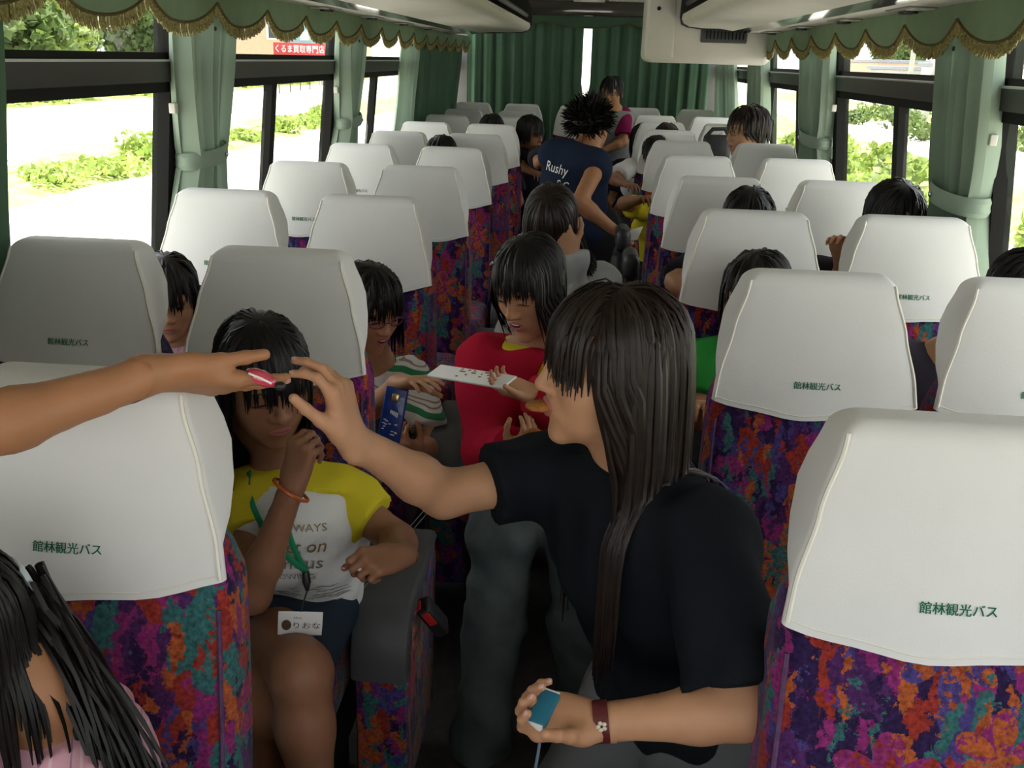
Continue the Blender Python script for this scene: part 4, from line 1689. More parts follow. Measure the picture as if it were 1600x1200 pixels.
class Hand:
    """palm, four unequal bent fingers and a side thumb. d = wrist to knuckles, n = the way the palm faces, t = thumb side"""
    LEN = ((.068, .0083), (.076, .0085), (.070, .0080), (.055, .0070))

    def __init__(self, wrist, d, n, t, s=1.0, curl=(20, 25, 30, 35), pip=1.1, spread=.10, thumb=(.75, .35, 25), wr=.024):
        d = nrm(d)
        n = nrm(np.asarray(n, float) - d * np.dot(n, d))
        t = nrm(np.asarray(t, float) - d * np.dot(t, d) - n * np.dot(t, n))
        w = np.asarray(wrist, float)
        P = []
        self.tips, self.knuckles = [], []
        offs = (.029, .010, -.010, -.028)
        klen = (.088, .090, .085, .077)
        for i in range(4):
            k = w + (d * klen[i] + t * offs[i] - n * .003) * s
            self.knuckles.append(k)
            P.append(cap(w + (d * .012 + t * offs[i] * .55) * s, k, .0145 * s, .0112 * s, .012 * s))
        P.append(ell(w + (d * .045 - n * -.004) * s, np.array([.034, .045, .0135]) * s, np.array([t, d, n]), .012 * s))
        P.append(ell(w + (d * .030 + t * .024 + n * .008) * s, np.array([.016, .028, .014]) * s, np.array([t, d, n]), .012 * s))
        self.nails = []
        for i in range(4):
            L, r = self.LEN[i]
            a = math.radians(curl[i])
            p = self.knuckles[i]
            dirp = nrm(d + t * spread * (1.2, .35, -.4, -1.1)[i])
            ang = a * .8
            for sgi, (fr, add) in enumerate(((.46, 0), (.30, a * pip), (.24, a * .7))):
                ang += add
                v = dirp * math.cos(ang) + n * math.sin(ang)
                q = p + v * L * fr * s
                r0 = r * (1 - .10 * sgi) * s
                P.append(cap(p, q, r0, r0 * .90, (.008 if sgi == 0 else .004) * s))
                last = (p, q, v, ang)
                p = q
            self.tips.append(p)
            self.nails.append((p, last[2], -dirp * -math.sin(last[3]) * 1.0 - n * math.cos(last[3]), r * .8 * s))
        ab, op, cu = thumb
        v = nrm(d * (1 - ab * .55) + t * ab + n * op)
        p = w + (d * .022 + t * .026 + n * .004) * s
        for sgi, (L, r) in enumerate(((.042, .0125), (.032, .0098), (.026, .0085))):
            if sgi:
                ax_ = nrm(d * .8 - t * .55 + n * .15)
                c_ = math.radians(cu * (.6 if sgi == 1 else 1))
                v = nrm(v * math.cos(c_) + ax_ * math.sin(c_))
            q = p + v * L * s
            P.append(cap(p, q, r * s, r * s * .88, (.012 if sgi == 0 else .005) * s))
            p = q
        self.tips.append(p)
        self.nails.append((p, v, -n, .0072 * s))
        P.append(cap(w - d * .02 * s, w + d * .02 * s, wr * s, wr * s * .95, .015 * s, (n, .75)))
        self.prims = P
        allp = np.array(self.tips + self.knuckles + [w])
        self.lo, self.hi = allp.min(0) - .03 * s, allp.max(0) + .03 * s

    def nail_mesh(self, root):
        for (p, v, o, r) in self.nails:
            o = nrm(np.asarray(o) - v * np.dot(o, v))
            x = np.cross(v, o)
            M_ = Matrix((tuple(x), tuple(v), tuple(o))).transposed()
            MB().ell(p + o * r * .55 - v * r * .1, (r * .72, r * .95, r * .38), 10, 6, M_).build('fingernail', M_NAIL, root)


def arm_prims(sh, el, wr_, r=(.043, .036, .035, .0235), k=.02):
    sh, el, wr_ = map(lambda v: np.asarray(v, float), (sh, el, wr_))
    m = el + (wr_ - el) * .3
    return [cap(sh, el, r[0], r[1], k), cap(el, m, r[1] * .98, r[2] * 1.02, k), cap(m, wr_, r[2] * 1.02, r[3], k)]


def torso_prims(pel, chest, neck, shl, shr, f, w=1.0, infl=0.0, k=.05):
    pel, chest, neck, shl, shr = map(lambda v: np.asarray(v, float), (pel, chest, neck, shl, shr))
    ax_ = nrm(shr - shl)
    waist = pel * .55 + chest * .45
    i = infl
    u = nrm(chest - pel)
    P = [cap(pel - ax_ * .06 * w, pel + ax_ * .06 * w, .105 * w + i, .105 * w + i, k), ell(waist, np.array([.135 * w + i, .095 * w + i, .16 * w]), np.array([ax_, nrm(np.cross(u, ax_)), u]), k),
         ell(chest, np.array([.155 * w + i, .105 * w + i, .16 * w + i]), np.array([ax_, nrm(np.cross(u, ax_)), u]), k),
         cap(shl, shr, .048 * w + i, .048 * w + i, k), cap(chest, neck, .10 * w + i * .6, .050 * w + i * .3, k, (f, .8))]
    return P


def leg_prims(hip, knee, ankle, r=(.078, .056, .052, .034), k=.03):
    hip, knee, ankle = map(lambda v: np.asarray(v, float), (hip, knee, ankle))
    m = knee + (ankle - knee) * .32 + nrm(np.cross(np.cross(ankle - knee, hip - knee), ankle - knee)) * .008
    return [cap(hip, knee, r[0], r[1], k), cap(knee, m, r[1], r[2], k), cap(m, ankle, r[2], r[3], k)]


def foot_prims(ankle, fwd, s=1.0):
    a = np.asarray(ankle, float)
    f = nrm(fwd)
    return [cap(a + np.array([0, 0, -.02]), a + f * .14 * s + np.array([0, 0, -.045]), .038 * s, .030 * s, .02), cap(a - f * .03, a + np.array([0, 0, -.045]), .035 * s, .034 * s, .02)]


def person(label, group=None):
    return tag(empty('person', (0, 0, 0)), label, 'person', group)


def finish(root, at_):
    """put the thing's origin at its base while the meshes stay where they are"""
    v = Vector(at_)
    root.location = v
    for c in root.children:
        c.location = c.location - v


V3 = lambda *a: np.array(a, float)
A = lambda px, py, y: np.array(at(px, py, y))


def build_person(root, H, neck, shl, shr, chest, pel, f, arms=(), hands=(), legs=(), sk=None, w=1.0, limb=1.0, res=.013, hres=.0045, handres=.0032, nails=False, feet=()):
    P = list(H.prims) + [cap(H.w((0, -.03, -.08)), neck, .047 * H.s, .050 * H.s, .03)]
    P += torso_prims(pel, chest, neck, shl, shr, f, w * .93)
    for a in arms:
        P += arm_prims(*a, r=tuple(np.array((.043, .036, .035, .0235)) * limb))
    for l in legs:
        P += leg_prims(*l, r=tuple(np.array((.078, .056, .052, .034)) * limb))
    for a_, f_ in feet:
        P += foot_prims(a_, f_, limb)
    fine = [H.box(.0) + (hres,)]
    for h in hands:
        P += h.prims
        fine.append((h.lo, h.hi, handres))
    b = link('body', sdf_mesh('body', P, res, fine), sk, root)
    if nails:
        for h in hands:
            h.nail_mesh(b)
    return b


def sleeve(sh, el, t, r0, r1, k=.03):
    sh, el = np.asarray(sh, float), np.asarray(el, float)
    e = sh + (el - sh) * t
    return [cap(sh, e + (el - sh) * .02, r0, r1, k, None, ((e, el - sh),))]


def long_sleeve(sh, el, wr, r=(.056, .050, .046, .036), k=.03):
    sh, el, wr = [np.asarray(v, float) for v in (sh, el, wr)]
    return [cap(sh, el, r[0], r[1], k), cap(el, wr, r[2], r[3], k, None, ((wr, wr - el),))]


def garment(name, prims, m, root, res=.009, wr=(.004, 38, 1)):
    return link(name, sdf_mesh(name, prims, res, (), wr), m, root)


def neck_cut(neck, up, lift=.0):
    n = np.asarray(neck, float) + nrm(up) * lift
    return (n, up)


def with_cut(prims, *cuts):
    return [p[:7] + (p[7] + tuple(cuts),) for p in prims]


# ------------------------------------------------------------------ the girl in black, kneeling in the aisle
root = person('girl in a black T-shirt kneeling in the aisle with a biscuit between her lips')
H = Head(A(954, 571, 1.37), (-.95, -.26, .0), (.02, -.05, 1), 1.0, .004)
neck, shl, shr = V3(.195, 1.40, .915), V3(.285, 1.275, .875), V3(.070, 1.500, .862)
chest, pel = V3(.215, 1.415, .76), V3(.315, 1.46, .47)
elr, wrr = A(693, 772, 1.415), A(549, 686, 1.30)
ell_, wrl = A(1160, 1112, 1.13), A(932, 1128, 1.12)
dR = nrm(A(513, 560, 1.295) - wrr)
hR = Hand(wrr, dR, (-1, .10, -.1), np.cross(dR, (-1, .10, -.1)), .93, (34, 30, 40, 50), 1.0, .10, (.50, .28, 6))
dL = nrm(A(820, 1112, 1.10) - wrl)
nL = V3(-.1, -.42, .9)
hL = Hand(wrl, dL, nL, np.cross(nL, dL), .93, (40, 46, 52, 56), 1.0, .06, (.42, .58, 4))
kl, kr = V3(.20, 1.16, .085), V3(.03, 1.36, .085)
build_person(root, H, neck, shl, shr, chest, pel, (-.7, -.7, 0), [(shr, elr, wrr), (shl, ell_, wrl)], [hR, hL],
             [(pel + V3(.06, -.07, -.02), kl, V3(.50, 1.36, .07)), (pel + V3(-.07, .06, -.02), kr, V3(.36, 1.62, .07))], SK_FAIR, 1.0, 1.0, .011, .0034, .0026, True,
             feet=[(V3(.50, 1.36, .08), (.8, .3, -.2)), (V3(.36, 1.62, .08), (.8, .3, -.2))])
face(H, root, 'down', False, 'bite')
M_BLACKT = cloth('black_jersey', (.0085, .0105, .0135))
up_ = nrm(neck - chest)
tp = with_cut(torso_prims(pel, chest, neck, shl, shr, (-.7, -.7, 0), 1.03, .016), neck_cut(neck, up_, .014))
tp += sleeve(shr, elr, .62, .062, .068) + sleeve(shl, ell_, .86, .066, .078)
garment('t_shirt', tp, M_BLACKT, root, .0075, (.006, 30, 4))
M_GREYSH = cloth('grey_shorts', (.12, .125, .13))
garment('shorts', [cap(pel + V3(.05, -.05, -.03), pel + V3(-.05, .05, -.03), .125, .125, .03)] + sleeve(pel + V3(.06, -.07, -.02), kl, .75, .100, .092) + sleeve(pel + V3(-.07, .06, -.02), kr, .75, .100, .092),
        M_GREYSH, root, .011)
pu = [(shl, .085), (shr, .085), (chest, .135), ((shl + shr) / 2, .08), ((shl + chest) / 2, .12)]
hair(H, root, M_HAIRB, 1150, side=.40, back=.38, bang=.010, seed=3, thick=.0046, vol=1.35, part=-.1, seg=15, push=pu, wisp=1.3, hairline=.36, tuck=.30)
# woven wrist band with a pale flower
ax_ = nrm(wrl - ell_)
u_ = nrm(np.cross(ax_, (0, 0, 1)))
v_ = np.cross(u_, ax_)
wc = wrl - ax_ * .006
wb = MB()
ring = [[wc + ax_ * o_ + (u_ * math.cos(t) * .0275 + v_ * math.sin(t) * .0285) for t in np.linspace(0, 2 * math.pi, 25)[:-1]] for o_ in (-.010, -.008, .008, .010)]
wb.add([p for r_ in ring for p in r_], [(i * 24 + j, i * 24 + (j + 1) % 24, (i + 1) * 24 + (j + 1) % 24, (i + 1) * 24 + j) for i in range(3) for j in range(24)])
wbo = wb.build('wrist_band', mat('maroon_band', (.10, .012, .015), rough=.5, spec=.4, var=.2, vscale=80), root)
fl = MB()
for t in range(5):
    a_ = t * 2 * math.pi / 5
    vdir = nrm(V3(0, -1, .45))
    c_ = wc + vdir * .0295 + ax_ * .0045 * math.cos(a_) + np.cross(vdir, ax_) * .0045 * math.sin(a_)
    fl.ell(c_, (.0032, .0018, .0032), 8, 5)
fl.build('flower_charm', mat('pale_charm', (.62, .58, .46), rough=.5), wbo)

# biscuit between the lips
bc = tag(empty('biscuit', tuple(H.w((0, .098, -.0585)))), 'brown biscuit held between the lips of the girl in black', 'biscuit')
M_BISC = mat('biscuit_brown', (.33, .13, .03), rough=.85, var=.25, vscale=60, bump=.5, bscale=200)
mt_ = Matrix((tuple(H.A[0]), tuple(H.A[1]), tuple(H.A[2]))).transposed()
MB().ell((0, 0, 0), (.018, .024, .0075), 20, 10, mt_).build('dough', M_BISC, bc)
q = MB()
for k in range(9):
    a_ = k * .7
    q.ell(mt_ @ Vector((.013 * math.cos(a_), .017 * math.sin(a_), .0045)), (.002, .002, .0015), 6, 4)
q.build('crumb', M_BISC, bc)['kind'] = 'stuff'
# blue packet in her left hand
pc = hL.knuckles[1] * .5 + hL.knuckles[2] * .5 + nrm(nL) * .016 - dL * .010
pk = tag(empty('sweet_packet', tuple(pc)), 'small blue packet held in the lower hand of the girl in black', 'packet')
M_BLUEP = mat('blue_card', (.015, .17, .27), rough=.35, spec=.5, var=.1)
ry_ = nrm(np.cross(nL, dL))
X_ = nrm(dL * -.45 + ry_ * -.9)
Z_ = nrm(nL)
Y_ = nrm(np.cross(Z_, X_))
Z_ = np.cross(X_, Y_)
mp_ = Matrix((tuple(X_), tuple(Y_), tuple(Z_))).transposed().to_4x4()
MB().box((-.027, -.013, -.006), (.027, .013, .006), .002, mp_).build('box', M_BLUEP, pk)
MB().box((.0265, -.011, -.005), (.030, .011, .005), .001, mp_).build('open_flap', M_WHITE, pk)
MB().box((-.030, -.011, -.005), (-.0265, .011, .005), .001, mp_).build('end_flap', M_WHITE, pk)
st = tag(empty('wrist_strap', tuple(pc)), 'thin grey blue strap hanging from the lower hand of the girl in black', 'strap')
MB().tube([V3(0, -.006, -.012) + V3(0, 0, 0), V3(-.004, -.012, -.06), V3(-.012, -.01, -.13), V3(-.02, .0, -.22)], [.0022] * 4, 6).build('cord', mat('grey_blue_cord', (.12, .17, .22), rough=.7), st)

# ------------------------------------------------------------------ the small girl in white and yellow
root = person('small girl in a white shirt with yellow sleeves and a green lanyard')
H = Head(A(412, 590, 1.60), (.55, -.74, -.30), (-.10, 0, 1), .95)
neck = A(450, 742, 1.635)
shr, shl = A(392, 774, 1.60), A(540, 780, 1.64)
chest = A(458, 845, 1.61)
pel = V3(-.44, 1.67, .515)
elr, wrr = A(394, 930, 1.45), A(456, 762, 1.45)
ell_, wrl = A(622, 845, 1.60), A(628, 868, 1.47)
dR = nrm(A(473, 700, 1.465) - wrr)
hR = Hand(wrr, dR, (.55, .8, .1), np.cross(dR, (.55, .8, .1)), .80, (58, 62, 66, 70), 1.15, .03, (.45, .55, 35))
dL = nrm(V3(-.55, -.62, .12))
nL = V3(-.45, .15, -.85)
hL = Hand(wrl, dL, nL, np.cross(nL, dL), .78, (55, 62, 66, 70), 1.2, .03, (.35, .6, 35))
hipr, hipl = pel + V3(-.06, -.05, -.02), pel + V3(.07, -.05, -.02)
knr, anr = A(470, 1050, 1.36), A(500, 1330, 1.30)
knl, anl = A(415, 1100, 1.40), A(455, 1400, 1.40)
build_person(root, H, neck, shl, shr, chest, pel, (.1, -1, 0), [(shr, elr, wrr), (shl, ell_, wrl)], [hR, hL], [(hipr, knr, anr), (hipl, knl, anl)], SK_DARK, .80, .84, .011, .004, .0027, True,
             feet=[(anr, (0, -1, 0)), (anl, (0, -1, 0))])
face(H, root, 'down', True, 'closed')
M_WSH = cloth('white_jersey', (.66, .66, .64), var=.04)
M_YEL = cloth('yellow_jersey', (.62, .52, .03))
up_ = nrm(neck - chest)
tor = torso_prims(pel, chest, neck, shl, shr, (.1, -1, 0), .80, .011)
garment('shirt', with_cut(tor, neck_cut(neck, up_, -.01)), M_WSH, root, .007, (.0045, 34, 6))
yoke = with_cut(torso_prims(pel, chest, neck, shl, shr, (.1, -1, 0), .80, .0165)[2:], neck_cut(neck, up_, .005), (chest + up_ * .112, -up_))
yoke += sleeve(shr, elr, .42, .052, .058) + sleeve(shl, ell_, .52, .052, .056)
garment('yellow_yoke', yoke, M_YEL, root, .0065, (.003, 40, 7))['label'] = 'yellow raglan yoke and short sleeves'
M_DEN = cloth('denim_skirt', (.022, .032, .048))
garment('skirt', [cap(pel + V3(-.04, 0, -.04), pel + V3(.04, 0, -.04), .088, .088, .03)] + sleeve(hipr, knr, .50, .076, .072) + sleeve(hipl, knl, .50, .076, .072), M_DEN, root, .010)
hair(H, root, M_HAIR, 620, side=.30, back=.30, bang=.024, seed=8, thick=.0048, vol=.8, part=.15, seg=11, push=[(shl, .06), (shr, .06), (chest, .11)], hairline=.36, tuck=.2)


def front_of(prims, o, d, off):
    """walk along d from o onto a surface"""
    P = np.array(o, float)
    for _ in range(60):
        P = P + d * float(eval_pts(prims, P[None])[0]) * .8
    return P - d * off


# printed lettering on the shirt
fd = nrm(V3(.12, 1, -.10))           # into the chest
xd = nrm(shl - shr)
M_BRONZE = mat('bronze_print', (.19, .13, .05), rough=.5, spec=.4, metal=.2, var=.2, vscale=90)
M_SILV = mat('grey_print', (.17, .17, .16), rough=.5, spec=.4, var=.4, vscale=70)
org = (shl + shr) / 2 - up_ * .0
gtor = with_cut(torso_prims(pel, chest, neck, shl, shr, (.1, -1, 0), .80, .012))


def chest_text(body, size, dz, dx, m, par, shear=0.0, squash=1.0):
    tm = text_mesh(body, size, 0, res=2)
    for v in tm.vertices:
        p = org + xd * (v.co.x * squash + shear * v.co.y + dx) + up_ * (v.co.y - dz) - fd * .2
        p = front_of(gtor, p, fd, .0055)
        v.co = p
    o = link('lettering', tm, m, par)
    o['label'] = 'printed lettering on the white shirt'
    return o


chest_text('NG OF WAYS', .019, .016, .030, M_BRONZE, root)
chest_text('Get on', .036, .050, .042, M_BRONZE, root, .35, .85)
chest_text('Famous', .034, .084, .022, M_SILV, root, .35, 1.0)
chest_text('KNOWING', .017, .112, .012, M_SILV, root)
gm = MB()
rg = random.Random(5)
for k in range(46):
    x0, dz = rg.uniform(-.075, .06), rg.uniform(.138, .20)
    l_ = rg.uniform(.012, .04)
    pts = [front_of(gtor, org + xd * (x0 + l_ * t / 3) - up_ * (dz + .002 * math.sin(3 * t + k)) - fd * .2, fd, .0045) for t in range(4)]
    gm.tube(pts, [.0006, .0016, .0014, .0006], 4, flat=.4)
gm.build('brush_print', M_SILV, root)['kind'] = 'stuff'
# lanyard, clip and name card
M_LAN = mat('green_lanyard', (.02, .28, .13), rough=.7, var=.08)
ln = MB()
low = A(473, 898, 1.50)
for sx, x0 in ((-1, -.055), (1, .028)):
    pts = []
    a0 = neck + xd * x0 + V3(0, -.035, .02)
    for t in np.linspace(0, 1, 12):
        p = org * 0 + a0 * (1 - t) + low * t
        q = front_of(gtor, p - fd * .2, fd, .007)
        pts.append(q if np.linalg.norm(q - p) < .12 else p)
    ln.tube(pts, .006, 6, flat=.25, up=-fd)
lno = ln.build('lanyard', M_LAN, root)
lp = front_of(gtor, low - fd * .2, fd, .008)
MB().tube([lp, lp - up_ * .018, lp - up_ * .034], [.006, .008, .003], 8).build('clip', M_BLACK, lno)
cpos = A(469, 974, 1.405)
cz_ = nrm(V3(.02, -.25, 1))
cy_ = nrm(np.cross(cz_, xd))
mc = Matrix((tuple(xd), tuple(cy_), tuple(np.cross(xd, cy_)))).transposed().to_4x4()
mc.translation = cpos
MB().box((-.036, -.0015, -.026), (.036, .0015, .026), .001, mc).build('name_card', M_WHITE, root)['label'] = 'white name card with a small oval photo'
sgn = -1 if (mc @ Vector((0, -1, 0)) - mc.translation).y < 0 else 1
MB().ell(mc @ Vector((-.022, sgn * .0025, -.002)), (.008, .001, .012), 12, 6, mc.to_3x3()).build('oval_photo', mat('photo_dark', (.10, .06, .045), rough=.4, var=.4, vscale=90), root)
for (tx, sz, dx, dz) in (('りおな', .016, .010, -.004), ('3ねん', .006, -.004, .014)):
    tm = text_mesh(tx, sz, 0)
    for v in tm.vertices:
        v.co = mc @ Vector((v.co.x * (1 if sgn < 0 else -1) + dx, sgn * .0022, v.co.y + dz))
    link('lettering', tm, M_INKK if 'M_INKK' in globals() else M_BLACK, root)
# cord between lanyard and card, orange bracelet
MB().tube([lp - up_ * .034, (lp - up_ * .034) * .5 + np.array(mc @ Vector((0, 0, .026))) * .5 + V3(0, -.006, 0), np.array(mc @ Vector((0, 0, .026)))], .0014, 5).build('cord', M_BLACK, lno)
ba = nrm(wrr - elr)
u_ = nrm(np.cross(ba, (0, 1, 0)))
v_ = np.cross(ba, u_)
bpts = [wrr - ba * .005 + u_ * .031 * math.cos(t) + v_ * .030 * math.sin(t) + ba * .012 * math.sin(t + .6) for t in np.linspace(0, 2 * math.pi, 22)]
MB().tube(bpts, .0032, 6).build('bracelet', mat('orange_resin', (.45, .09, .015), rough=.25, spec=.5, var=.2, vscale=60), root)

# ------------------------------------------------------------------ the arm handing over the sweet: a standing child at the near window seat
root = person('child reaching a bare sunburnt arm over the near headrest to hand over a pink sweet')
shr = V3(-1.02, .78, 1.22)
elw, wri = A(-90, 690, .95), A(252, 582, 1.10)
dR = nrm(A(352, 596, 1.15) - wri)
nR = nrm(V3(.0, .62, .78))
hR = Hand(wri, dR, nR, np.cross(dR, nR), .97, (7, 8, 10, 14), .8, .0, (.16, .26, 2))
H = Head(V3(-1.10, .70, 1.42), (.8, .5, -.1), (0, 0, 1), .95)
neck, shl = V3(-1.10, .70, 1.27), V3(-1.12, .58, 1.20)
build_person(root, H, neck, V3(-1.06, .56, 1.20), shr, V3(-1.08, .70, 1.10), V3(-1.04, .68, .82), (.5, .5, 0), [(shr, elw, wri), (V3(-1.06, .56, 1.20), V3(-1.0, .46, .98), V3(-.92, .60, .86))], [hR],
             [(V3(-1.0, .72, .80), V3(-.97, .80, .48), V3(-.97, .66, .47)), (V3(-1.05, .60, .80), V3(-1.0, .66, .48), V3(-1.0, .52, .47))], SK_TAN, .85, .95, .012, .006, .0026, True)
face(H, root, 'open')
garment('shirt', torso_prims(V3(-1.04, .68, .82), V3(-1.08, .70, 1.10), neck, V3(-1.06, .56, 1.20), shr, (.5, .5, 0), .85, .012) + sleeve(shr, elw, .45, .056, .06), cloth('blue_jersey', (.05, .10, .22)), root, .010)
hair(H, root, M_HAIR, 220, side=.09, back=.08, bang=.024, seed=21, seg=6)
# the sweet
sw = tag(empty('wrapped_sweet', tuple(A(408, 590, 1.15))), 'pink shiny sweet with a black end pinched in the outstretched hand', 'sweet')
M_PINK = mat('pink_gloss', (.52, .05, .09), rough=.12, spec=.6, coat=.5, var=.1, vscale=30)
MB().ell((0, 0, 0), (.021, .011, .0095), 18, 10, Matrix.Rotation(R(22), 3, 'Y')).build('shell', M_PINK, sw)
MB().ell((.024, -.001, -.0095), (.007, .006, .006), 12, 8).build('black_end', M_BLACK, sw)
MB().tube([(-.012, -.010, .008), (.004, -.0115, .003), (.016, -.009, -.004)], .0014, 6).build('shine_stripe', M_WHITE, sw)

# ------------------------------------------------------------------ the girl in pink at the near bottom corner
root = person('girl in a pink striped shirt with a long dark pony tail, head bent low')
H = Head(V3(-.560, .865, .880), (-.78, -.30, -.58), (-.25, -.1, 1), 1.0)
neck = V3(-.525, .925, .760)
shl, shr = V3(-.425, .865, .712), V3(-.63, 1.00, .712)
chest, pel = V3(-.51, .95, .64), V3(-.52, .93, .53)
ell_, wrl = V3(-.40, .72, .55), V3(-.52, .62, .56)
hL = Hand(wrl, (-.8, -.4, 0), (0, 0, -1), np.cross((0, 0, -1), (-.8, -.4, 0)), .85)
build_person(root, H, neck, shl, shr, chest, pel, (-.5, -.8, 0), [(shl, ell_, wrl), (shr, V3(-.70, .88, .56), V3(-.68, .66, .55))], [hL], [(V3(-.46, .88, .50), V3(-.46, .52, .49), V3(-.46, .50, .08)), (V3(-.60, .88, .50), V3(-.60, .52, .49), V3(-.60, .50, .08))],
             SK_TAN, .88, .9, .012, .0045, .004)
face(H, root, 'down')


def striped(name, base, bands, axis, freq):
    """woven stripe cloth: colour bands along an object axis"""
    m = bpy.data.materials.new(name)
    m.use_nodes = True
    nt = m.node_tree
    b = nt.nodes['Principled BSDF']
    b.inputs['Roughness'].default_value = .92
    tc = nd(nt, 'ShaderNodeTexCoord')
    dt = nd(nt, 'ShaderNodeVectorMath', operation='DOT_PRODUCT')
    dt.inputs[1].default_value = tuple(nrm(axis) * freq)
    nt.links.new(tc.outputs['Object'], dt.inputs[0])
    fr = nd(nt, 'ShaderNodeMath', operation='FRACT')
    nt.links.new(dt.outputs['Value'], fr.inputs[0])
    r = nd(nt, 'ShaderNodeValToRGB')
    r.color_ramp.interpolation = 'CONSTANT'
    e = r.color_ramp.elements
    for i, (p, c) in enumerate(bands):
        x = e[i] if i < 2 else e.new(p)
        x.position = p
        x.color = (*c, 1)
    nt.links.new(fr.outputs[0], r.inputs[0])
    nt.links.new(r.outputs[0], b.inputs['Base Color'])
    return m


PK = (.56, .30, .36)
M_PKS = striped('pink_stripe_cotton', PK, [(0, PK), (.30, (.28, .17, .27)), (.36, PK), (.62, (.62, .42, .46)), (.72, PK)], (.8, .45, -.3), 34)
garment('shirt', torso_prims(pel, chest, neck, shl, shr, (-.5, -.8, 0), .88, .014) + long_sleeve(shl, ell_, wrl) + [cap(neck + V3(.03, .0, .0), neck + V3(-.02, 0, .0), .070, .066, .02)], M_PKS, root, .0085, (.006, 40, 9))
garment('trousers', [cap(pel + V3(-.05, 0, 0), pel + V3(.05, 0, 0), .12, .12, .03)] + sleeve(V3(-.46, .88, .50), V3(-.46, .52, .49), .95, .09, .07) + sleeve(V3(-.60, .88, .50), V3(-.60, .52, .49), .95, .09, .07), M_DEN, root, .012)
tl = H.w((.02, -.10, .03))
hair(H, root, M_HAIR, 420, side=.18, back=.17, push=[(neck, .088), (neck * .5 + H.c * .5, .085)], bang=.024, seed=31, thick=.0055, seg=9, vol=.9, tail=(H.w((.05, -.085, -.01)), V3(-.345, .86, .60), .050, V3(.055, -.03, .055)), hairline=.36)
ht = MB()
hc, hn = H.w((.050, -.090, -.0)), nrm(H.vec((.5, -.8, -.3)))
hu = nrm(np.cross(hn, (0, 0, 1)))
hv = np.cross(hn, hu)
ht.tube([hc + hu * .026 * math.cos(t) + hv * .026 * math.sin(t) for t in np.linspace(0, 2 * math.pi, 18)], .0045, 6)
ht.build('hair_tie', mat('pale_blue_elastic', (.55, .62, .68), rough=.5), root)

# ------------------------------------------------------------------ the girl in the red jacket
root = person('girl in a red jacket over a yellow shirt and jeans, mouth open, reading a card')
H = Head(A(828, 444, 2.30), (-.45, -.75, -.42), (-.02, 0, 1), .98, .010)
neck = A(838, 535, 2.40)
shr, shl = A(757, 560, 2.37), A(915, 560, 2.36)
chest = A(838, 620, 2.40)
pel = V3(-.03, 2.46, .50)
elr, wrr = A(762, 700, 2.22), A(800, 702, 2.05)
ell_, wrl = A(895, 660, 2.12), A(832, 615, 2.06)
dL = nrm(A(790, 600, 2.05) - wrl)
nL = V3(.1, -.5, .85)
hL = Hand(wrl, dL, nL, np.cross(nL, dL), .74, (24, 28, 32, 36), .8, .04, (.45, .55, 15))
dR = nrm(A(838, 672, 2.0) - wrr)
nR = V3(-.1, .3, .9)
hR = Hand(wrr, dR, nR, np.cross(dR, nR), .76, (40, 44, 46, 50), .9, .04, (.45, .5, 20))
hl, hr = pel + V3(.08, -.06, 0), pel + V3(-.08, -.06, 0)
kr, ar = A(788, 838, 2.02), A(742, 1235, 1.86)
kl2, al = A(905, 850, 2.02), A(915, 1225, 1.95)
build_person(root, H, neck, shl, shr, chest, pel, (-.15, -1, 0), [(shr, elr, wrr), (shl, ell_, wrl)], [hL, hR], [(hr, kr, ar), (hl, kl2, al)], SK_FAIR, .9, .92, .012, .0045, .0035,
             feet=[(ar, (0, -1, 0)), (al, (0, -1, 0))])
face(H, root, 'down', True, 'open')
M_REDJ = cloth('red_fleece', (.42, .012, .035))
up_ = nrm(neck - chest)
jac = with_cut(torso_prims(pel, chest, neck, shl, shr, (-.15, -1, 0), .9, .024), neck_cut(neck, up_, -.01)) + long_sleeve(shr, elr, wrr, (.068, .062, .058, .046)) + long_sleeve(shl, ell_, wrl, (.066, .060, .056, .045))
jac += [cap(shr - up_ * .005, neck + V3(.03, -.02, .01), .045, .028, .03)]
# the jacket hangs open over the yellow shirt
jac += [ell(chest + V3(.035, -.16, .06), (.05, .10, .11), None, .012, True)]
garment('jacket', jac, M_REDJ, root, .0085, (.006, 34, 11))
garment('shirt', with_cut(torso_prims(pel, chest, neck, shl, shr, (-.15, -1, 0), .9, .013), neck_cut(neck, up_, -.0)), M_YEL, root, .010)
M_JEAN = mat('grey_blue_denim', (.066, .082, .083), rough=.9, spec=.1, var=.35, vscale=9, bump=.4, bscale=300)
jl = leg_prims(hr, kr, ar, (.098, .074, .066, .066)) + leg_prims(hl, kl2, al, (.098, .074, .066, .064))
jn_ = garment('jeans', jl + [cap(pel + V3(-.05, 0, 0), pel + V3(.05, 0, 0), .125, .125, .03)], M_JEAN, root, .010, (.006, 34, 12))
tp_ = A(762, 945, 1.7)
td_ = nrm(tp_ - np.array(CAM))
q_ = MB()
for k in range(5):
    pts = []
    for t in np.linspace(-1, 1, 7):
        p_ = tp_ + V3(.016 * t, 0, .0025 * k - .005 + .004 * t)
        for _ in range(40):
            p_ = p_ + td_ * max(-.02, min(.03, float(eval_pts(jl, p_[None])[0]))) * .8
        pts.append(p_ - td_ * .0015)
    q_.tube(pts, [.0003, .0009, .0012, .0013, .0012, .0009, .0003], 4)
q_.build('frayed_tear', M_WHITE, jn_)['kind'] = 'stuff'
hair(H, root, M_HAIR, 620, side=.20, back=.22, bang=.034, seed=12, thick=.0046, part=.25, seg=10, vol=.55, tuck=.55, push=[(shl, .06), (shr, .07)], hairline=.40)
hcp = MB().tube([H.w((.055, .045, .085)), H.w((.072, .035, .070))], .003, 6)
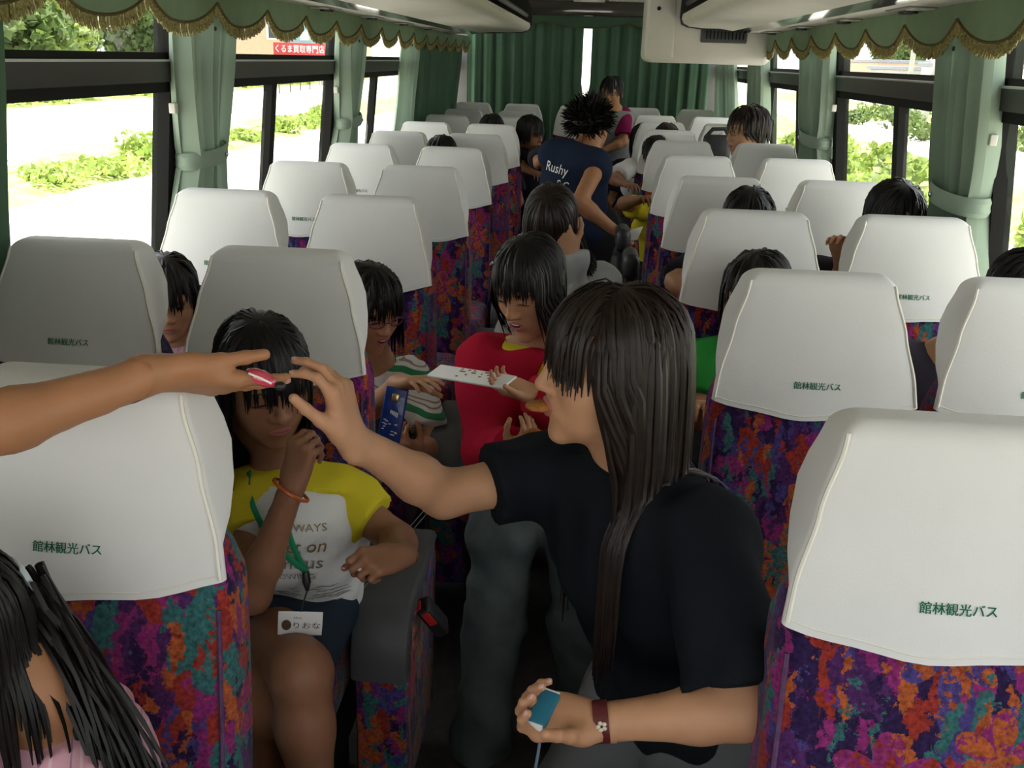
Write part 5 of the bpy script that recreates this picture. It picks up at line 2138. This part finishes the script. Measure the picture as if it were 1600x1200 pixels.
hcp.build('hair_clip', M_ALU, root)

# folding seat she sits on
fs_ = tag(empty('folding_seat', (-.03, 2.5, 0)), 'dark folding aisle seat under the girl in the red jacket', 'seat')
MB().box((-.17, -.20, .36), (.17, .16, .41), .02).build('cushion', M_FAB, fs_)
MB().box((-.16, .17, .42), (.16, .22, .70), .02).build('backrest', M_FAB, fs_)
for sx in (-.14, .14):
    MB().tube([(sx, -.1, .36), (sx, -.1, .0)], .015, 8).build('leg', M_BLACK, fs_)

# card and biscuit
cd = tag(empty('paper_card', (0, 0, 0)), 'white printed card passed between the glasses girl and the red jacket girl', 'card')
ca, cb = A(686, 581, 2.16), A(785, 597, 2.02)
cd.location = tuple((ca + cb) / 2)
X_ = nrm(cb - ca)
Z_ = nrm(V3(.0, -.42, .9) - X_ * np.dot(X_, (.0, -.42, .9)))
Y_ = np.cross(Z_, X_)
mk = Matrix((tuple(X_), tuple(Y_), tuple(Z_))).transposed().to_4x4()
hl_ = np.linalg.norm(cb - ca) / 2 + .02
MB().box((-hl_, -.022, -.0025), (hl_, .026, .0025), .001, mk).build('sheet', M_WHITE, cd)
q = MB()
rg = random.Random(2)
for k in range(26):
    x, y = rg.uniform(-hl_ * .55, hl_ * .6), rg.choice((-.010, 0, .010, .018))
    q.box((x, y, .0026), (x + rg.uniform(.003, .008), y + .004, .0030), 0, mk)
q.build('print', M_BISC, cd)['kind'] = 'stuff'
b2 = tag(empty('biscuit', tuple(A(835, 683, 1.96))), 'brown biscuit in the hand of the girl in the red jacket', 'biscuit')
MB().ell((0, 0, 0), (.024, .010, .020), 16, 8).build('dough', M_BISC, b2)
MB().ell((.0, -.010, .004), (.010, .003, .008), 10, 6).build('chip', M_BISC, b2)


# ------------------------------------------------------------------ spectacles
def spectacles(H, root, m, w=.021, h=.0135, name='glasses'):
    g_ = MB()
    for x in (-1, 1):
        pts = [H.w((x * .032 + w * math.cos(t), .098 - .010 * abs(x * .032 + w * math.cos(t)) / .05, .004 + h * math.sin(t))) for t in np.linspace(0, 2 * math.pi, 18)]
        g_.tube(pts, .0021 * H.s, 6)
        g_.tube([H.w((x * .053, .088, .008)), H.w((x * .074, .05, .008)), H.w((x * .080, -.005, .006))], .0016 * H.s, 6)
    g_.tube([H.w((-.011, .098, .008)), H.w((0, .101, .011)), H.w((.011, .098, .008))], .0016 * H.s, 6)
    o = g_.build(name, m, root)
    for x in (-1, 1):
        l_ = MB()
        n = 16
        l_.add([H.w((x * .032 + w * math.cos(t), .097 - .010 * abs(x * .032 + w * math.cos(t)) / .05, .004 + h * math.sin(t))) for t in np.linspace(0, 2 * math.pi, n + 1)[:-1]], [tuple(range(n))])
        l_.build('lens', M_GLASS, o, smooth=False)
    return o


# ------------------------------------------------------------------ the girl with glasses
root = person('girl with thin purple glasses in a white shirt with green stripes holding out a card')
H = Head(A(578, 478, 2.55), (.62, -.62, -.36), (0, 0, 1), .96, .006)
neck = A(588, 570, 2.62)
shr, shl = A(520, 600, 2.62), A(640, 590, 2.68)
chest = A(588, 640, 2.64)
pel = V3(-.52, 2.70, .53)
elr, wrr = A(560, 690, 2.40), A(600, 700, 2.30)
ell_, wrl = A(655, 690, 2.55), A(622, 606, 2.28)
elr2, wrr2 = A(566, 650, 2.42), A(622, 598, 2.24)
dR = nrm(A(688, 592, 2.15) - wrr2)
nR = nrm(V3(.15, -.25, -.9))
hR = Hand(wrr2, dR, nR, np.cross(dR, nR), .86, (12, 18, 22, 26), .8, .03, (.38, .45, 8))
wrl2 = A(650, 705, 2.34)
dL = nrm(A(606, 678, 2.25) - wrl2)
nL = V3(-.1, .3, .9)
hL = Hand(wrl2, dL, nL, np.cross(nL, dL), .82, (50, 54, 56, 60), 1.0, .03, (.45, .6, 20))
build_person(root, H, neck, shl, shr, chest, pel, (.25, -1, 0), [(shr, elr2, wrr2), (shl, A(672, 700, 2.56), wrl2)], [hR, hL], [(pel + V3(-.07, -.06, -.02), V3(-.60, 2.28, .50), V3(-.60, 2.24, .10)), (pel + V3(.07, -.06, -.02), V3(-.44, 2.28, .50), V3(-.44, 2.24, .10))],
             SK_FAIR, .84, .85, .012, .0045, .0035)
face(H, root, 'down', True, 'open')
WS = (.66, .66, .63)
GN = (.03, .22, .085)
M_GST = striped('green_stripe_jersey', WS, [(0, WS), (.36, GN), (.56, WS), (.66, (.30, .24, .17)), (.70, WS), (.78, (.32, .2, .15)), (.82, WS)], (.35, 0, 1), 13)
garment('shirt', with_cut(torso_prims(pel, chest, neck, shl, shr, (.25, -1, 0), .86, .014), neck_cut(neck, nrm(neck - chest), .0)) + sleeve(shr, elr2, .6, .055, .062) + sleeve(shl, A(672, 700, 2.56), .75, .056, .064), M_GST, root, .008, (.005, 34, 14))
garment('trousers', [cap(pel + V3(-.05, 0, 0), pel + V3(.05, 0, 0), .12, .12, .03)] + sleeve(pel + V3(-.07, -.06, -.02), V3(-.60, 2.28, .50), .95, .09, .07) + sleeve(pel + V3(.07, -.06, -.02), V3(-.44, 2.28, .50), .95, .09, .07), M_DEN, root, .012)
hair(H, root, M_HAIR, 480, side=.16, back=.17, bang=.038, seed=14, thick=.0050, seg=9, hairline=.40)
spectacles(H, root, mat('purple_frame', (.16, .035, .10), rough=.3, spec=.5))
# blue packet with a gold clasp
bp_ = tag(empty('sweet_packet', tuple(A(614, 648, 2.2))), 'tall blue packet with a gold clasp held by the girl with glasses', 'packet')
rot_ = Matrix.Rotation(R(8), 4, 'Y') @ Matrix.Rotation(R(-12), 4, 'X')
M_NAVYP = mat('blue_foil', (.012, .045, .24), rough=.25, spec=.6, var=.25, vscale=30, bump=.4, bscale=60)
MB().box((-.027, -.009, -.068), (.027, .009, .066), .004, rot_).build('pouch', M_NAVYP, bp_)
MB().box((-.008, -.0125, .034), (.009, -.008, .052), .002, rot_).build('clasp', mat('gold_clasp', (.65, .52, .22), rough=.25, metal=.9), bp_)
q = MB()
for k in range(5):
    q.box((-.006 + .004 * k, -.0103, .004 - .002 * k), (-.003 + .004 * k, -.0092, .012 - .001 * k), 0, rot_)
for k in range(14):
    x, z = rg.uniform(-.022, .016), rg.uniform(-.05, -.012)
    q.box((x, -.0103, z), (x + .006, -.0092, z + .0022), 0, rot_)
q.build('print', M_WHITE, bp_)['kind'] = 'stuff'

# ------------------------------------------------------------------ the girl in the grey sweatshirt
root = person('girl in a pale grey sweatshirt bowing her head with a low pony tail')
H = Head(A(862, 348, 3.05), (-.10, -.72, -.66), (0, .2, 1), .97)
neck = A(880, 425, 3.17)
shr, shl = A(815, 455, 3.16), A(940, 445, 3.16)
chest, pel = A(875, 500, 3.18), V3(.0, 3.26, .50)
ell_, wrl = A(893, 470, 2.98), A(893, 395, 2.97)
dL = nrm(A(872, 352, 2.98) - wrl)
nL = V3(-.2, .8, .2)
hL = Hand(wrl, dL, nL, np.cross(nL, dL), .85, (18, 22, 26, 30), .8)
build_person(root, H, neck, shl, shr, chest, pel, (0, -1, 0), [(shl, ell_, wrl), (shr, A(800, 540, 3.0), A(850, 560, 2.9))], [hL], [(pel + V3(-.07, -.06, 0), V3(-.08, 2.85, .50), V3(-.08, 2.84, .1)), (pel + V3(.07, -.06, 0), V3(.08, 2.85, .50), V3(.08, 2.84, .1))],
             SK_FAIR, .9, .9, .013, .005, .0042)
M_GREYS = cloth('pale_grey_sweat', (.36, .37, .37))
garment('sweatshirt', torso_prims(pel, chest, neck, shl, shr, (0, -1, 0), .9, .020) + long_sleeve(shl, ell_, wrl, (.066, .060, .056, .044)) + long_sleeve(shr, A(800, 540, 3.0), A(850, 560, 2.9)), M_GREYS, root, .010, (.007, 30, 15))
garment('trousers', [cap(pel + V3(-.05, 0, 0), pel + V3(.05, 0, 0), .12, .12, .03)] + leg_prims(pel + V3(-.07, -.06, 0), V3(-.08, 2.85, .50), V3(-.08, 2.84, .1), (.09, .07, .065, .06)) + leg_prims(pel + V3(.07, -.06, 0), V3(.08, 2.85, .50), V3(.08, 2.84, .1), (.09, .07, .065, .06)), M_DEN, root, .013)
hair(H, root, M_HAIRB, 460, side=.115, back=.12, bang=-.02, seed=15, thick=.0055, seg=8, vol=.5, tail=(H.w((-.045, -.085, -.03)), A(918, 425, 3.08), .03), hairline=.40)
f2 = copy_tree(fs_)
f2.location = (0, 3.34, 0)
f2['label'] = 'dark folding aisle seat under the girl in the grey sweatshirt'

# ------------------------------------------------------------------ the boy in the navy vest, back to the camera
root = person('boy in a sleeveless navy vest with white script, bending away in the aisle')
H = Head(A(922, 200, 4.60), (.35, .92, .0), (0, 0, 1), .99)
neck = A(912, 236, 4.55)
shl, shr = A(868, 243, 4.50), A(932, 262, 4.40)
chest, pel = A(896, 275, 4.50), A(902, 355, 4.52)
elr, wrr = A(905, 316, 4.22), A(958, 358, 4.22)
dR = nrm(V3(.7, .1, -.35))
nR = V3(.2, .2, -.9)
hR = Hand(wrr, dR, nR, np.cross(dR, nR), .92, (45, 48, 50, 52))
ell_, wrl = A(858, 290, 4.60), A(845, 330, 4.75)
hl, hr = pel + V3(-.08, .0, -.02), pel + V3(.08, 0, -.02)
build_person(root, H, neck, shl, shr, chest, pel, (.3, 1, 0), [(shr, elr, wrr), (shl, ell_, wrl)], [hR], [(hl, V3(-.10, 4.55, .42), V3(-.10, 4.50, .09)), (hr, V3(.10, 4.55, .42), V3(.12, 4.48, .09))], SK_TAN, .92, .95, .013, .006, .0045,
             feet=[(V3(-.10, 4.50, .09), (.2, 1, 0)), (V3(.12, 4.48, .09), (.2, 1, 0))])
M_NAVY = cloth('navy_cotton', (.015, .022, .045))
vt = torso_prims(pel, chest, neck, shl, shr, (.3, 1, 0), .92, .016)
garment('vest', with_cut(vt, neck_cut(neck, nrm(neck - chest), .0)) + sleeve(shr, elr, .12, .062, .062) + sleeve(shl, ell_, .15, .062, .062), M_NAVY, root, .010, (.006, 32, 16))
M_DARKP = cloth('charcoal_cotton', (.02, .02, .022))
garment('trousers', [cap(pel + V3(-.05, 0, 0), pel + V3(.05, 0, 0), .13, .13, .03)] + leg_prims(hl, V3(-.10, 4.55, .42), V3(-.10, 4.50, .09), (.10, .08, .07, .07)) + leg_prims(hr, V3(.10, 4.55, .42), V3(.12, 4.48, .09), (.10, .08, .07, .07)), M_DARKP, root, .013)
hair(H, root, M_HAIR, 620, side=.07, back=.07, bang=.024, seed=16, thick=.0048, seg=5, spiky=.046)
bx_ = nrm(shr - shl)
bu_ = nrm(neck - pel)
bfd = nrm(np.cross(bu_, bx_))
if bfd[1] < 0:
    bfd = -bfd
for (tx, sz, dz, dx) in (('Rushy', .062, .045, -.05), ('S.C', .055, .11, -.02)):
    tm = text_mesh(tx, sz, 0, res=2)
    for v in tm.vertices:
        p = (shl + shr) / 2 + bx_ * (v.co.x * .8 + .3 * v.co.y + dx) + bu_ * (v.co.y - dz) - bfd * .3
        v.co = front_of(vt, p, bfd, .009)
    link('lettering', tm, M_WHITE, root)

# ------------------------------------------------------------------ the boy with maroon sleeves by the rear bench
root = person('boy standing by the rear bench in a grey shirt with maroon sleeves')
H = Head(A(955, 146, 7.55), (-.25, -.9, -.12), (0, 0, 1), 1.0)
neck = A(957, 172, 7.62)
shl, shr = A(974, 180, 7.62), A(938, 178, 7.62)
chest, pel = A(956, 200, 7.64), A(955, 262, 7.68)
ell_, wrl = A(974, 222, 7.52), A(940, 236, 7.42)
hL = Hand(wrl, (-.9, -.1, 0), (0, -.3, .9), np.cross((0, -.3, .9), (-.9, -.1, 0)), .92)
elr, wrr = A(932, 218, 7.6), A(940, 240, 7.45)
build_person(root, H, neck, shl, shr, chest, pel, (-.2, -1, 0), [(shl, ell_, wrl), (shr, elr, wrr)], [hL], [(pel + V3(.08, 0, -.02), pel + V3(.08, -.05, -.38), V3(pel[0] + .08, 7.68, .09)), (pel + V3(-.08, 0, -.02), pel + V3(-.08, -.05, -.38), V3(pel[0] - .08, 7.68, .09))],
             SK_TAN, .95, .95, .014, .006, .005)
face(H, root, 'down')
M_GRT = cloth('grey_jersey', (.20, .205, .20))
M_MAR = cloth('maroon_jersey', (.17, .012, .06))
tp = torso_prims(pel, chest, neck, shl, shr, (-.2, -1, 0), .95, .014)
garment('shirt', with_cut(tp, neck_cut(neck, nrm(neck - chest))), M_GRT, root, .011)
garment('sleeves', sleeve(shl, ell_, .80, .066, .070) + sleeve(shr, elr, .80, .066, .070), M_MAR, root, .010)['label'] = 'maroon raglan sleeves'
garment('trousers', [cap(pel + V3(-.05, 0, 0), pel + V3(.05, 0, 0), .13, .13, .03)] + leg_prims(pel + V3(.08, 0, -.02), pel + V3(.08, -.05, -.38), V3(pel[0] + .08, 7.68, .09), (.10, .08, .07, .07)) + leg_prims(pel + V3(-.08, 0, -.02), pel + V3(-.08, -.05, -.38), V3(pel[0] - .08, 7.68, .09), (.10, .08, .07, .07)), M_DARKP, root, .013)
hair(H, root, M_HAIR, 320, side=.06, back=.06, bang=.052, seed=17, thick=.0060, seg=6, tuck=.6)

# ------------------------------------------------------------------ seated people of whom little more than the head shows
def seated(px, py, y, fwd, label, shirt, sk=SK_FAIR, s=.95, seed=1, bang=.024, side=.14, eyes=None, arms=None, glasses=None, hm=None, n=330, spiky=0, pz=.53, lean=(0, .10), tuck=0.0, tail=None, vol=1.0, grp=None):
    root = person(label, grp)
    c = A(px, py, y)
    H = Head(c, fwd, (0, 0, 1), s)
    f = nrm((fwd[0] * .4, -1, 0))
    rt = np.cross(f, (0, 0, 1))
    neck = c + V3(lean[0] * .5, lean[1] * .6, -.165 * s)
    shr, shl = neck + rt * .145 * s + V3(0, 0, -.045), neck - rt * .145 * s + V3(0, 0, -.045)
    pel = V3(neck[0] + lean[0], neck[1] + lean[1], min(pz, neck[2] - .30))
    chest = neck * .62 + pel * .38 + V3(0, .0, .0)
    hands, ar = [], []
    dflt = ((shr, shr + rt * .05 - V3(0, 0, .24) + f * .04, shr - V3(0, 0, .26) + f * .24), (shl, shl - rt * .05 - V3(0, 0, .24) + f * .04, shl - V3(0, 0, .26) + f * .24))
    ar = list(arms) if arms else list(dflt)
    for i, a in enumerate(ar):
        d = nrm(a[2] - a[1])
        nn_ = V3(0, .1, -1) if abs(d[2]) < .8 else V3(0, -1, 0)
        t_ = np.cross(d, nn_) if i == 0 else np.cross(nn_, d)
        hands.append(Hand(a[2], d, nn_, t_, .84 * s / .95, (30, 34, 36, 40)))
    ht_, hb = (pel + rt * .07 + f * .06, pel - rt * .07 + f * .06)
    lg = [(h_, h_ + f * .34, h_ + f * .36 - V3(0, 0, min(.40, h_[2] - .09))) for h_ in (ht_, hb)]
    build_person(root, H, neck, shl, shr, chest, pel, f, ar, hands, lg, sk, .86 * s / .95, .88, .015, .006, .0055)
    if eyes:
        face(H, root, eyes)
    garment('shirt', torso_prims(pel, chest, neck - V3(0, 0, .01), shl, shr, f, .86 * s / .95, .014) + sleeve(ar[0][0], ar[0][1], .7, .056, .06) + sleeve(ar[1][0], ar[1][1], .7, .056, .06), shirt, root, .012)
    garment('trousers', [cap(pel - rt * .05, pel + rt * .05, .115, .115, .03)] + [q for l_ in lg for q in sleeve(l_[0], l_[1], .97, .088, .070)], M_DARKP, root, .014)
    hair(H, root, hm or M_HAIR, n, side=side, back=side * .95, bang=bang, seed=seed, thick=.0062, seg=7, spiky=spiky, tail=tail, vol=vol, tuck=tuck)
    if glasses:
        spectacles(H, root, glasses)
    return root, H


M_GREEN = cloth('green_jersey', (.03, .26, .045))
M_WCOT = cloth('white_cotton', (.62, .62, .60))
M_DKT = cloth('dark_jersey', (.03, .025, .035))
# behind the white seats facing the field
seated(1180, 462, 2.56, (-.55, -.75, -.25), 'child in a green shirt whose dark hair shows behind the second row aisle headrest', M_GREEN, seed=41, side=.12, s=.98,
       arms=((A(1118, 560, 2.58), A(1085, 655, 2.45), A(1092, 640, 2.28)), (A(1230, 560, 2.60), A(1250, 640, 2.5), A(1200, 660, 2.35))))
seated(1602, 474, 2.24, (.2, -.9, -.3), 'child with dark hair at the frame edge behind the second row window headrest', M_DKT, seed=42, s=.96, lean=(-.26, .12))
seated(1168, 350, 3.30, (.1, -.85, -.4), 'child with parted dark hair just above the third row aisle headrest', M_DKT, seed=43, s=.98,
       arms=((A(1080, 420, 3.35), A(1054, 440, 3.22), A(1090, 470, 3.1)), (A(1230, 420, 3.35), A(1245, 470, 3.3), A(1200, 480, 3.15))))
seated(1396, 345, 3.20, (.35, -.8, -.45), 'child with glossy black hair above the third row window headrest', M_DKT, seed=44, s=1.02, side=.16, lean=(-.18, .1),
       arms=((A(1325, 425, 3.28), A(1318, 440, 3.20), A(1314, 400, 3.12)), (A(1440, 430, 3.25), A(1440, 470, 3.1), A(1410, 480, 3.0))))
M_GOLD = mat('thin_gold_frame', (.30, .20, .09), rough=.3, metal=.8)
seated(1168, 205, 5.50, (-.93, -.35, -.12), 'adult with wavy dark hair and metal glasses looking across the coach', M_WCOT, SK_FAIR, 1.12, 45, .052, .075, 'open', None, M_GOLD, M_HAIRB, 420, vol=1.2, tuck=.8)
# on the fence side
seated(263, 462, 2.52, (.30, -.88, -.30), 'girl with side parted hair peering between the two second row headrests', M_PKS, SK_FAIR, .94, 46, .04, .20, 'open', lean=(-.02, .12), tuck=.5)
seated(690, 246, 5.28, (0, -.9, -.3), 'child of whom a tuft of hair shows over the fifth row aisle headrest', M_DKT, SK_TAN, .95, 47)
seated(768, 207, 6.55, (0, -.9, -.3), 'child whose black hair crests the seventh row aisle headrest', M_DKT, SK_TAN, .95, 48)
seated(829, 208, 6.70, (.75, -.5, -.2), 'boy in a dark shirt stretching an arm towards the navy vest', M_DKT, SK_TAN, .95, 49, .035, .10, 'open',
       arms=((A(820, 240, 6.7), A(815, 262, 6.6), A(830, 268, 6.5)), (A(838, 240, 6.6), A(842, 255, 5.9), A(866, 232, 5.1))))
# children by the aisle on the housing side
seated(1052, 296, 4.95, (-.2, -.9, -.3), 'child in a yellow shirt half hidden by the sixth row aisle seat', M_YEL, SK_TAN, .93, 50,
       arms=((A(1010, 330, 5.0), A(975, 318, 4.85), A(1000, 312, 4.7)), (A(1050, 330, 5.0), A(1055, 350, 4.9), A(1040, 360, 4.8))))
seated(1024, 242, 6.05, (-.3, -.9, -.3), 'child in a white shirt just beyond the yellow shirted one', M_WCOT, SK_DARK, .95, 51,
       arms=((A(985, 262, 6.05), A(958, 280, 5.9), A(980, 288, 5.7)), (A(1040, 262, 6.05), A(1050, 280, 5.9), A(1040, 288, 5.7))))
seated(1041, 221, 6.6, (0, -.9, -.3), 'child whose dark hair crests the sixth row aisle headrest by the housing', M_DKT, SK_TAN, .95, 52)
seated(1003, 219, 7.3, (-.3, -.9, -.3), 'child with dark hair showing beside the eighth row aisle headrest', M_DKT, SK_TAN, .95, 53)

# small things by the aisle
pp = tag(empty('paper_sheet', tuple(A(985, 372, 4.2))), 'crumpled white paper sheet sticking out beside the yellow shirted child', 'paper')
MB().add([(-.05, 0, -.02), (.03, -.02, .0), (.05, .01, .05), (-.03, .03, .02), (-.045, .004, -.024), (.034, -.016, -.004)], [(0, 1, 2, 3), (4, 5, 1, 0)]).build('sheet', M_WHITE, pp)
for k, (px_, py_, yy) in enumerate(((973, 372, 4.15), (985, 412, 3.65))):
    fa = tag(empty('folded_armrest', tuple(A(px_, py_, yy))), ('black folded seat arm gripped by the boy in navy', 'round black folded seat arm below the gripped one')[k], 'armrest')
    MB().box((-.03, -.10, -.05), (.03, .10, .05), .028).build('pad', M_BLACK, fa)
    MB().tube([(0, 0, -.04), (0, .02, -(A(px_, py_, yy)[2] - .01))], .02, 8).build('post', M_BLACK, fa)
bgm = tag(empty('shoulder_bag', tuple(A(1118, 216, 6.0))), 'black bag with a white band behind the seats near the adult', 'bag')
MB().box((-.07, -.04, -.14), (.09, .04, .02), .03).build('pouch', M_BLACK, bgm)
MB().tube([(-.06, 0, .0), (-.02, 0, .05), (.05, 0, .055), (.08, 0, .0)], .012, 8).build('strap', M_BLACK, bgm)
